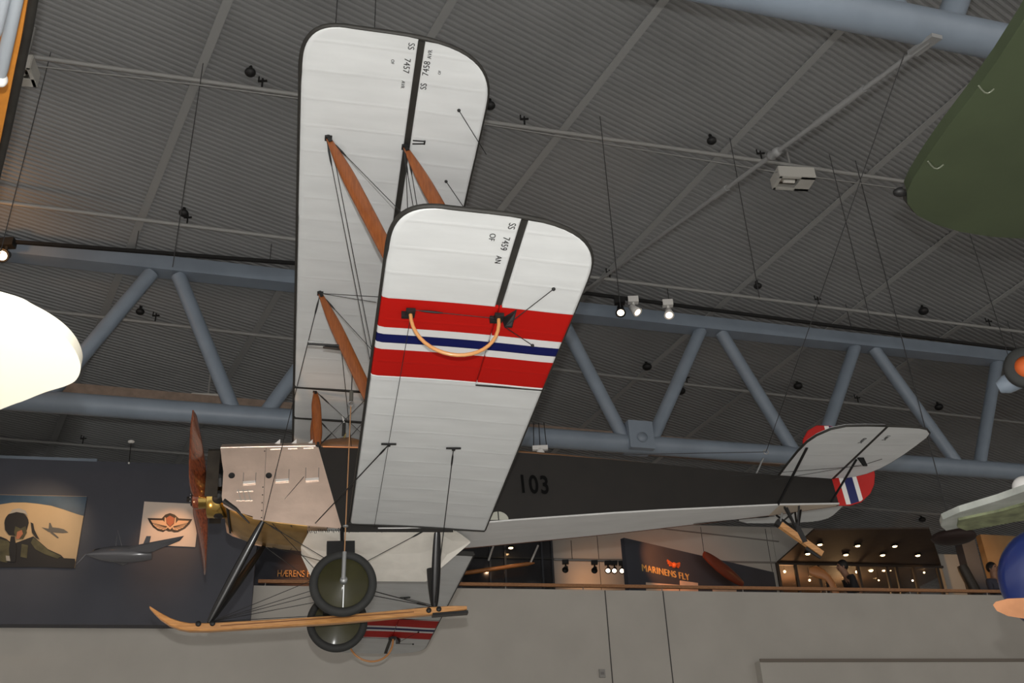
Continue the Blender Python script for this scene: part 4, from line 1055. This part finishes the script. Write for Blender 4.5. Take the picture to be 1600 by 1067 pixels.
for i in range(3):
    mb.bar((-1.19 + i * .05, -.396, .40), (-1.15 + i * .05, -.396, .27), .02, .01)
mb.bar((-1.20, -.397, .38), (-1.03, -.397, .39), .012, .01).bar((-1.20, -.397, .28), (-1.03, -.397, .28), .012, .01)
mb.build('maker_plate', mat('pale_plate', (.6, .55, .5), .3, .8), cow)
MB().tube([(-1.33, -.41, .27), (-1.2, -.40, .18), (-1.05, -.36, .03)], [.028, .02, .006], 12, sx=1, sy=.5).build('air_scoop', M_iron, cow)

# ---- engine front drum and propeller
sec = [(-.392, .33), (-.392, .86), (-.36, .90), (-.2, .925), (.2, .925), (.36, .90), (.392, .86), (.392, .33), (.380, .33), (.380, .85), (.2, .91), (-.2, .91), (-.380, .85), (-.380, .33)]
eng = MB().loft([[Vector((x, y, z)) for y, z in sec] for x in (-1.53, -1.40)]).build('engine_hood', mat('dark_bronze_hood', (.05, .042, .033), .45, .6, noise=.5, nscale=4), plane)
MB().lathe((-1.36, 0, .445), (-1, 0, 0), [(.0, -.05), (.195, -.05), (.195, .16), (.15, .175), (.09, .18), (.09, .26), (0, .26)], 32).build('nose_drum', M_brass, eng)
for k in range(7):
    a = 2 * PI * k / 7 + .2; dy, dz = math.cos(a), math.sin(a)
    c0 = Vector((-1.40, dy * .12, .55 + dz * .12)); c1_ = Vector((-1.40, dy * .32, .55 + dz * .32))
    MB().lathe(c0, c1_ - c0, [(.05, 0)] + [(.065 if i % 2 else .052, .01 * i) for i in range(1, 19)] + [(0.0, .2)], 16, False).build('cylinder', M_iron, eng)
pc_ = Vector((-1.62, 0.02, .47)); pd = Vector((0, -.960, .281)).normalized(); pdn = pd.cross(Vector((1, 0, 0))).normalized()
prop = MB().lathe(pc_, (-1, 0, 0), [(0, -.07), (.10, -.07), (.11, -.04), (.11, .05), (.09, .07), (0, .075)], 28).build('propeller', M_prop, plane)
def blade(s):
    rings = []; 
    for i in range(22):
        t = i / 21; r = .03 + 1.37 * t
        wd = .052 + .068 * math.sin(PI * min(1, t * 1.05)) ** .7
        if t > .86: wd *= math.sqrt(max(.004, 1 - ((t - .86) / .14) ** 2))
        th = .042 * (1 - t) + .007
        pit = math.atan2(2.7, 2 * PI * max(r, .15)) * s
        c_ = pc_ + pd * (s * r)
        cx = pdn * math.cos(pit) * 1 + Vector((1, 0, 0)) * math.sin(pit)
        ct = cx.cross(pd).normalized()
        rings.append([c_ + cx * (wd * math.cos(2 * PI * k / 14)) + ct * (th * math.sin(2 * PI * k / 14)) for k in range(14)])
    return MB().loft(rings, True)
blade(1).build('blade', M_prop, prop); blade(-1).build('blade', M_prop, prop)
MB().lathe(pc_, (-1, 0, 0), [(0, .07), (.075, .07), (.075, .085), (.03, .09), (.03, .13), (0, .13)], 20).build('hub_plate', M_iron, prop)
for k in range(8):
    a = 2 * PI * k / 8; MB().ball(pc_ + Vector((-.09, .055 * math.cos(a), .055 * math.sin(a))), .009, 8, 6).build('hub_bolt', M_hub, prop)

# ---- interplane struts
def strut(a, b, w=.062, t=.022, par=plane, name='interplane_strut', mt=M_strut):
    a, b = Vector(a), Vector(b); N = 16; pts = [a + (b - a) * i / N for i in range(N + 1)]
    rs = [.35 + .65 * math.sin(PI * min(.5, (i / N) * 1.6)) if i <= N / 2 else .35 + .65 * math.sin(PI * min(.5, (1 - i / N) * 1.6)) for i in range(N + 1)]
    mb = MB().tube(pts, rs, 14, sx=w, sy=t, up=(1, 0, 0)); s = mb.build(name, mt, par)
    for p, d in ((a, (b - a)), (b, (a - b))):
        MB().bar(p - d.normalized() * .02, p + d.normalized() * .05, .045, .03, up=(1, 0, 0)).box(p, (.06, .05, .02)).build('end_fitting', M_iron, s)
    return s
for side in (-1, 1):
    for y in (OY, IY):
        for x in (OX, RS):
            strut(wp(1, side, x, y, -.012), wp(0, side, x, y, .10))
    # cabane struts
    strut((-.39, side * .30, GAP + .0), (-.35, side * .37, .93), .055, .028, name='cabane_strut')
    strut((.24, side * .30, GAP - .04), (.30, side * .37, .93), .055, .028, name='cabane_strut')
# windscreen and small flag pole
MB().prism([(-.13, -.20, 1.02), (-.05, -.20, 1.03), (-.03, -.20, 1.20)], (0, .4, 0)).build('windscreen', mat('olive_perspex', (.22, .17, .06), .15, coat=.5), fus)

# ---- bracing wires
W_ = []
def wire(a, b, r=.0035, buckle=True, double=0.0):
    a, b = Vector(a), Vector(b)
    offs = [0] if not double else [-double / 2, double / 2]
    for o_ in offs:
        p, q = a + Vector((o_, 0, 0)), b + Vector((o_, 0, 0))
        wv = MB().tube([p, q], r, 6, caps=False).build('bracing_wire', M_wire, plane)
        if buckle:
            d = (q - p); L_ = d.length; d.normalize()
            MB().tube([p + d * .06, p + d * .11, p + d * .19, p + d * .24], [.004, .009, .009, .004], 8).build('turnbuckle', M_iron, wv)
for s in (-1, 1):
    UO, UOR = wp(1, s, OX, OY, -.01), wp(1, s, RS, OY, -.01)
    UI, UIR = wp(1, s, OX, IY, -.01), wp(1, s, RS, IY, -.01)
    LOF, LOR = wp(0, s, OX, OY, .08), wp(0, s, RS, OY, .08)
    LIF, LIR = wp(0, s, OX, IY, .08), wp(0, s, RS, IY, .08)
    wire(UO, LIF, double=.035); wire(UOR, LIR, double=.035)
    wire(UO, LOR); wire(UOR, LOF); wire(UI, LIR); wire(UIR, LIF)
    wire(LOF, UI); wire(LOR, UIR)
    wire(UI, (-.905, s * .395, .05), .0045, double=0)
    wire((-.39, s * .30, GAP), (.30, s * .37, .93)); wire((-.35, s * .37, .93), (.24, s * .30, GAP - .04))
    wire((-.39, s * .30, GAP), (.24, s * -.30, GAP - .04), buckle=False)
    wire(UI, wp(1, s, .80, 2.2, -.03), .003, False); 
    # under the lower wing
    wire(wp(0, s, OX, OY, -.03), wp(0, s, OX + .02, .40, -.03), .003, False)
    wire(wp(0, s, OX, OY, -.02), wp(0, s, RS, OY, -.03), .003)
    wire(wp(0, s, .255, IY, -.012), (-.62, s * -.36, .0) if s < 0 else (-.62, -.36, .0), .006)
    wire(wp(0, s, .862, IY, -.012), (.93, 0, -.80), .005)
    for x in (.255, .862):
        p = wp(0, s, x, IY, -.006); MB().box(p, (.14, .02, .012)).box(p + Vector((0, 0, -.01)), (.03, .03, .02)).build('wire_fitting', M_iron, wings[(0, s)][0])
    # aileron horns and control wires
    h = wp(0, s, .945, OY, -.10); q0 = wp(0, s, .93, OY - .02, .0); 
    hn = MB().prism([wp(0, s, .94, OY - .03, 0), wp(0, s, 1.03, OY + .10, 0), h + Vector((.06, 0, 0)), h], (0, .012, 0)).build('aileron_horn', M_iron, wings[(0, s)][1])
    e1, e2 = wp(0, s, 1.249, 4.779, -.004), wp(0, s, 1.246, 4.03, -.004)
    wire(h, e1, .0035, False); wire(h, e2, .0035, False)
    for e in (e1, e2): MB().ball(e, .015, 8, 6).build('wire_anchor', M_iron, wings[(0, s)][1])
    e1, e2 = wp(1, s, 1.262, 4.856, -.004), wp(1, s, 1.27, 4.025, -.004)
    hu = wp(1, s, 1.10, 4.45, -.02) + Vector((.42, 0, .30))
    for e in (e1, e2):
        MB().ball(e, .015, 8, 6).build('wire_anchor', M_iron, wings[(1, s)][1])
    wire(e1, wp(1, s, 1.56, 4.42, -.02), .0035, False); wire(e2, wp(1, s, 1.56, 3.60, -.02), .0035, False)
    p = wp(1, s, .97, 4.47, -.006)
    MB().bar(p + Vector((-.04, 0, 0)), p + Vector((.06, 0, 0)), .008, .008).bar(p + Vector((-.04, .04, 0)), p + Vector((.06, .03, 0)), .008, .008).bar(p + Vector((.06, -.005, 0)), p + Vector((.06, .035, 0)), .012, .012).build('hinge_clip', M_iron, wings[(1, s)][1])
    # bamboo wing-tip skid hoop
    pf, pr = wp(0, s, OX - .005, OY - .04, -.02), wp(0, s, RS + .03, OY, -.02)
    pts = []
    for i in range(21):
        t = i / 20; a_ = PI * t
        p = pf * (.5 + .5 * math.cos(a_)) + pr * (.5 - .5 * math.cos(a_)); p = Vector((p.x, p.y, p.z - .355 * math.sin(a_) ** .9)); pts.append(p)
    hp = MB().tube(pts, .0145, 10).build('wing_skid', mat('bent_cane', (.58, .27, .09), .35, coat=.4), plane)
    for p in (pf, pr):
        MB().box(p + Vector((0, 0, 0)), (.07, .09, .03)).box(p + Vector((-.02, .03, .0)), (.09, .03, .05)).build('mount', M_iron, hp)
# pitot tube on the inner front strut
pa_ = Vector((-.512, -IY, 1.123)); pb_ = Vector((-.187, -IY, 1.112))
pt = MB().tube([pa_, pb_], .012, 8).build('pitot_tube', M_iron, plane)
MB().tube([pa_ + Vector((0, 0, .03)), (pa_ + pb_) / 2 + Vector((0, 0, .03))], .006, 8).build('static_tube', M_hub, pt)
MB().prism([(-.36, -IY, 1.10), (-.12, -IY, 1.14), (-.2, -IY, 1.08)], (0, .04, 0)).build('bracket', M_iron, pt)
wire(pb_, (.02, -.36, .93), .004, False); 

# ---- landing gear
WX, WY, WZ, WR = -.084, .661, -.746, .34
def wheel(s):
    c_ = Vector((WX, s * WY, WZ)); ax = Vector((0, s, 0))
    prof = [(WR - .055 + .045 * math.cos(a), .045 * math.sin(a)) for a in [2 * PI * i / 18 for i in range(19)]]
    prof = [(WR - .045 + .045 * math.cos(a), .045 * math.sin(a)) for a in [2 * PI * i / 18 for i in range(19)]]
    wv = MB().lathe(c_, ax, prof, 56).build('wheel', M_rub, plane)
    MB().lathe(c_, ax, [(.262, -.02), (.262, .012), (.25, .022), (.06, .075), (.045, .08), (0, .085)], 48).build('disc', M_disc, wv)
    MB().lathe(c_, ax, [(.255, .016), (.262, .026), (.270, .016)], 48).build('rim', M_hub, wv)
    MB().lathe(c_, ax, [(.262, -.02), (.06, -.075), (0, -.08)], 48).build('inner_disc', M_disc, wv)
    MB().lathe(c_, ax, [(.04, .07), (.038, .12), (.03, .135), (0, .135)], 20).build('hub_cap', M_hub, wv)
    MB().bar(c_ + ax * .045 + Vector((-.005, 0, -.26)), c_ + ax * .10 + Vector((0, 0, -.05)), .045, .01, up=(1, 0, 0)).build('valve_flap', M_hub, wv)
    # rubber cord housing and leg
    y = s * (WY - .16)
    leg = MB().tube([(WX, s * .375, -.04), (WX, y, WZ + .36)], .022, 12).build('undercarriage_leg', M_blk, plane)
    MB().box((WX - .02, y, WZ + .26), (.29, .13, .46)).build('rubber_housing', M_blk, leg)
    MB().tube([(WX, y, WZ + .36), (WX, y, WZ - .03)], .035, 12).build('lower_leg', M_blk, leg)
for s in (-1, 1): wheel(s)
MB().tube([(WX, -WY, WZ), (WX, WY, WZ)], .02, 12).build('axle', M_blk, plane)
# skid
spts = [(-2.015, -.735, .25), (-1.97, -.775, .5), (-1.90, -.832, .8), (-1.80, -.895, .95), (-1.70, -.935, 1.0), (-1.6, -.957, 1), (-1.4, -.962, 1), (-.8, -.945, 1), (-.1, -.922, 1), (.5, -.885, 1), (.92, -.858, 1), (1.12, -.845, .8), (1.28, -.838, .5)]
rings = []
for x, z, k in spts:
    w2, h2 = .042 * (.6 + .4 * k), .040 * k
    rings.append([Vector((x, a * w2, z + b * h2)) for a, b in ((-1, -.75), (-.75, -1), (.75, -1), (1, -.75), (1, .75), (.75, 1), (-.75, 1), (-1, .75))])
sk = MB().loft(rings).build('landing_skid', M_ash, plane)
M_gr = mat('skid_groove', (.20, .08, .02), .5)
MB().bar((-1.30, -.0425, -.957), (.70, -.0425, -.872), .012, .004, up=(0, 1, 0)).build('groove', M_gr, sk)
MB().bar((.90, 0, -.902), (1.29, 0, -.885), .085, .03).build('shoe', M_blk, sk)
for x, z in ((-1.52, -.93), (-1.38, -.93), (.86, -.86), (.97, -.85)):
    MB().lathe((x, 0, z), (0, 1, 0), [(0, -.055), (.028, -.055), (.03, -.03), (.03, .03), (.028, .055), (0, .055)], 14).build('clamp', M_iron, sk)
def gearleg(a, b, w=.045, t=.02):
    a, b = Vector(a), Vector(b); N = 12; pts = [a + (b - a) * i / N for i in range(N + 1)]
    rs = [.5 + .5 * math.sin(PI * i / N) ** .6 for i in range(N + 1)]
    return MB().tube(pts, rs, 14, sx=w, sy=t, up=(1, 0, 0)).build('skid_strut', M_blk, plane)
for s in (-1, 1):
    gearleg((-.915, s * .37, .05), (-1.42, s * .02, -.91)); gearleg((.95, s * .37, -.05), (.93, s * .02, -.83), .05)
for s in (-1, 1):
    c_ = Vector((WX, s * (WY - .1), WZ))
    for dz in (-.02, .05): wire((-1.40, 0, -.90), c_ + Vector((-.03, 0, dz)), .0035, False)
    wire((-1.40, 0, -.90), (WX, s * (WY - .16), WZ + .22), .0035, False)
    wire((.91, 0, -.81), c_ + Vector((.03, 0, .03)), .006, True); wire((.91, 0, -.81), c_ + Vector((.03, 0, -.04)), .005, False)
    wire((-.90, s * .37, .04), (WX - .14, s * (WY - .16), WZ + .30), .004); wire((.86, s * .37, -.05), (WX + .13, s * (WY - .16), WZ + .22), .004)
    wire((-.82, s * .36, .03), (WX, -s * .45, WZ + .25), .0035, False)
wire((-.5, -.40, .55), (-.87, -.38, .06), .003, False)
# canvas drip cloth under the belly
cl = [[(-.43, -.37, -.075), (-.51, -.02, -.11), (-.50, .20, -.14), (-.39, .42, -.30), ], [(-.30, -.385, -.085), (-.32, 0, -.15), (-.30, .25, -.24), (-.36, .44, -.315)], [(.2, -.385, -.09), (.2, 0, -.2), (.2, .25, -.29), (.24, .44, -.36)], [(.80, -.385, -.09), (.80, 0, -.2), (.82, .25, -.30), (.90, .44, -.38)], [(.92, -.385, -.09), (.98, -.05, -.16), (.98, .2, -.26), (.96, .42, -.355)], [(1.10, -.38, -.075), (1.15, -.1, -.10), (1.12, .15, -.17), (.99, .38, -.32)], [(1.12, -.375, -.07), (1.25, -.2, -.075), (1.36, -.05, -.09), (1.365, -.03, -.10)]]
vs = []; fs = []
for r in cl: vs += [Vector(p) for p in r]
for i in range(len(cl) - 1):
    for j in range(3): fs.append((i * 4 + j, i * 4 + j + 1, (i + 1) * 4 + j + 1, (i + 1) * 4 + j))
mb = MB(); mb.add(vs, fs, False)
cloth = mb.build('belly_cloth', M_canvas, plane); sm_ = cloth.modifiers.new('thick', 'SOLIDIFY'); sm_.thickness = .008
# lacing along its edge
mb = MB()
random.seed(3)
for i in range(70):
    t = i / 69; x = -.45 + 1.58 * t; z = -.083 + random.uniform(-.008, .008)
    mb.bar((x, -.388, z + .018), (x + random.uniform(.004, .016), -.388, z - .012), .006, .006)
mb.build('lacing', M_edge, cloth)
# dark strip along the lower longeron (wing root fairing)
MB().bar((-.10, -.386, -.068), (1.12, -.386, -.085), .012, .04).build('root_fairing', M_dark, fus)

# ---- tail
ZT = .685
tout = [(5.33, -.09), (5.29, -.45), (5.26, -.80), (5.26, -1.05), (5.30, -1.22), (5.40, -1.38), (5.55, -1.46), (5.80, -1.475), (6.05, -1.47), (6.30, -1.46), (6.50, -1.44), (6.62, -1.40), (6.71, -1.31), (6.735, -1.2), (6.72, -.95), (6.70, -.75), (6.66, -.52), (6.60, -.33), (6.50, -.18), (6.38, -.09)]
def tailhalf(s):
    fix = [p for p in tout if p[0] <= 6.05]; el = [p for p in tout if p[0] > 6.05]
    f = fix[:] + [(6.045, -1.47)] + [(6.085, -.03), (5.33, -.03)]
    e = [(6.075, -1.47)] + el + [(6.30, -.06), (6.125, -.05)]
    a = MB().prism([(x, -s * y, ZT) for x, y in f], (0, 0, .035)).build('tailplane', M_fab, plane)
    b = MB().prism([(x, -s * y, ZT) for x, y in e], (0, 0, .03)).build('elevator', M_fab, plane)
    MB().tube([(x, -s * y, ZT + .015) for x, y in fix + [(6.05, -1.47)]], .016, 8).build('edge_tape', M_edge, a)
    MB().tube([(x, -s * y, ZT + .015) for x, y in [(6.05, -1.47)] + el], .016, 8).build('edge_tape', M_edge, b)
    MB().bar((6.06, s * 1.47, ZT + .012), (6.105, s * .03, ZT + .012), .035, .03).build('hinge_line', M_edge, a)
    # struts
    MB().tube([(5.31, s * .93, ZT - .005), (5.18, s * .17, zb(5.18))], .016, 8).build('tail_strut', M_blk, plane)
    MB().tube([(6.12, s * .62, ZT - .01), (5.98, s * .05, .36)], .014, 8).build('tail_strut', M_blk, plane)
    h = Vector((6.20, s * .66, ZT - .09))
    MB().prism([(6.12, s * .66, ZT), (6.20, s * .66, ZT), h + Vector((.02, 0, -.02)), h + Vector((-.03, 0, -.02))], (0, .02, 0)).build('elevator_horn', M_blk, b)
    wire(h, (6.47, s * .62, ZT - .003), .003, False); wire(h, (5.2, s * .19, .60), .003, False); wire(h + Vector((0, 0, -.02)), (4.6, s * .25, .62), .003, False)
    return a, b
ta_, tb_ = tailhalf(-1); tailhalf(1)
text_mesh('lettering', '7460', .07, (5.93, -1.12, ZT - .004), (.06, -1, 0), (1, .06, 0), M_ink, ta_, .001)
text_mesh('lettering', '7461', .07, (6.20, -1.20, ZT - .004), (.06, -1, 0), (1, .06, 0), M_ink, tb_, .001)
# comma rudder
ro = [(6.085, .335), (6.25, .34), (6.42, .385), (6.58, .50), (6.67, .62), (6.72, .75), (6.74, .92), (6.70, 1.10), (6.60, 1.27), (6.45, 1.39), (6.28, 1.445), (6.10, 1.445), (5.96, 1.37), (5.86, 1.24), (5.83, 1.12), (5.85, .98), (5.95, .88), (6.085, .83)]
def clipx(poly, x0, x1):
    def clip(P, keep, xc):
        out = []
        for i in range(len(P)):
            a, b = P[i], P[(i + 1) % len(P)]; ka, kb = keep(a[0]), keep(b[0])
            if ka: out.append(a)
            if ka != kb: t = (xc - a[0]) / (b[0] - a[0]); out.append((xc, a[1] + (b[1] - a[1]) * t))
        return out
    P = clip(poly, lambda x: x >= x0, x0); return clip(P, lambda x: x <= x1, x1)
rud = MB().prism([(x, -.014, z) for x, z in ro], (0, .028, 0)).build('rudder', M_redr, plane)
for x0, x1, mt in ((6.20, 6.265, M_white), (6.265, 6.39, M_blue), (6.39, 6.452, M_white)):
    P = clipx(ro, x0, x1)
    MB().prism([(x, -.0165, z) for x, z in P], (0, .033, 0)).build('band', mt, rud)
MB().tube([(x, 0, z) for x, z in ro], .015, 8, closed=True).build('edge_tape', M_redr, rud)
MB().tube([(6.085, 0, .33), (6.085, 0, .9)], .016, 8).build('rudder_post', M_edge, rud)
# tail skid
a, b = Vector((5.215, 0, .105)), Vector((5.695, 0, -.30))
ts = MB().bar(a, a + (b - a) * .55, .075, .055, up=(0, 1, 0)).build('tail_skid', M_ash, plane)
MB().bar(a + (b - a) * .5, b, .075, .05, up=(0, 1, 0)).build('skid_shoe', M_ash, ts)
MB().bar(a + (b - a) * .68 + Vector((-.03, 0, -.035)), b + Vector((-.02, 0, -.03)), .065, .02, up=(0, 1, 0)).build('iron_sole', M_blk, ts)
MB().bar(a - (b - a) * .05, a + (b - a) * .05, .08, .06, up=(0, 1, 0)).build('end_cap', M_blk, ts)
piv = Vector((5.45, 0, -.02))
for p in ((5.27, -.15, .26), (5.33, -.1, .27), (5.5, -.1, .30), (5.6, .05, .31), (5.3, .15, .27), (5.55, .12, .31)):
    MB().tube([p, piv + Vector((0, 0, .02))], .013, 8).build('skid_pylon_strut', M_blk, ts)
MB().tube([(5.27, -.14, .25), piv], .009, 8).build('skid_pylon_strut', M_blk, ts)
MB().bar(piv + Vector((-.02, 0, .12)), piv + Vector((.05, 0, -.13)), .07, .06, up=(0, 1, 0)).build('shock_block', M_blk, ts)
MB().tube([(5.25, -.1, .2), (5.24, 0, .1)], .012, 8).build('spring', M_hub, ts)
wire((5.22, .05, .22), (4.2, .2, .19), .004); 

# ---- suspension gear
o1 = on(535, 612, 1, -.20); 
def vw(p, up): return p + AI @ Vector((0, 0, up))
hubp = Vector((WX, -WY - .10, WZ)); 
topn = vw(hubp, 2.3)
top_l = MA @ hubp
def hang(name, pw, ztop, label, r=.007, mt=M_wire2):
    P = MA @ Vector(pw); mb = MB().tube([P, Vector((P.x, P.y, ztop))], r, 8)
    return build_at(mb, name, mt, P, label=label, cat='cable', group='cables that carry the biplane')
P = MA @ (hubp + Vector((-.005, -.03, 0)))
M_cord = mat('tan_cord', (.42, .22, .10), .6)
zc1 = at_pl(533, 634, P, Vector((CF.x, CF.y, 0)).normalized()).z
c_o = empty('lifting_cable', P, 'tan lifting cable with sleeve and ring, hooked to the near wheel hub', 'cable', 'cables that carry the biplane')
MB().tube([(0, 0, 0), (0, 0, zc1 - P.z)], .006, 8).build('cord', M_cord, c_o)
MB().tube([(0, .0, 0), (0, 0, .28)], .022, 10).build('hook', M_hub, c_o)
MB().ball((0, 0, .55), .03, 10, 8, (1, 1, .5)).build('washer', M_hub, c_o)
zz = zc1 - P.z
MB().tube([(.03 * math.cos(a), 0, zz + .02 + .03 * math.sin(a)) for a in [2 * PI * i / 14 for i in range(14)]], .006, 8, closed=True).build('ring', M_hub, c_o)
MB().tube([(0, 0, zz + .05), (0, 0, zz + .17)], .022, 10).build('sleeve', mat('grey_rubber_sleeve', (.10, .095, .08), .7), c_o)
MB().tube([(0, 0, zz + .17), (0, 0, zz + .9)], .006, 8).build('upper_cord', M_wire2, c_o)
# far lifting cable
P2 = MA @ Vector((WX + .03, .30, .95))
zc2 = at_pl(539, 685, P2, Vector((CF.x, CF.y, 0)).normalized()).z
c_o = empty('lifting_cable', P2, 'far lifting cable with dark sleeve and white turnbuckle above the cockpit', 'cable', 'cables that carry the biplane')
z2 = zc2 - P2.z
MB().tube([(.03 * math.cos(a), 0, z2 + .03 * math.sin(a)) for a in [2 * PI * i / 14 for i in range(14)]], .006, 8, closed=True).build('ring', M_hub, c_o)
MB().tube([(0, 0, z2 - .2), (0, 0, z2)], .006, 8).build('lower_cord', M_wire2, c_o)
MB().tube([(0, 0, z2 + .03), (0, 0, z2 + .20)], .022, 10).build('sleeve', M_edge, c_o)
MB().tube([(0, 0, z2 + .20), (-.05, -.03, z2 + .42)], .01, 8).build('turnbuckle', M_white, c_o)
# tail lifting eye and wires
te = MA @ Vector((5.03, -.02, .70)); te_e = at_pl(1197, 706, te, gn)
c_o = empty('tail_lifting_eye', te, 'steel eye bolt with thin wire rising from the rear fuselage to the corner truss', 'cable', 'cables that carry the biplane')
u_ = Vector((te_e.x - te.x, te_e.y - te.y, te_e.z - te.z))
MB().tube([(0, 0, 0), tuple(u_ * .75)], .012, 8).build('bolt', M_hub, c_o)
MB().tube([u_ + Vector((.03 * math.cos(a), 0, .03 * math.sin(a))) for a in [2 * PI * i / 14 for i in range(14)]], .008, 8, closed=True).build('eye', M_hub, c_o)
tw = at_pl(1413, 84, T1, n_t)
MB().tube([u_, tw - te], .0045, 6).build('wire', M_wire2, c_o)
wl = at_pl(930, 711, te, gn); MB().tube([u_, wl - te], .005, 6).build('side_wire', M_wire2, c_o)
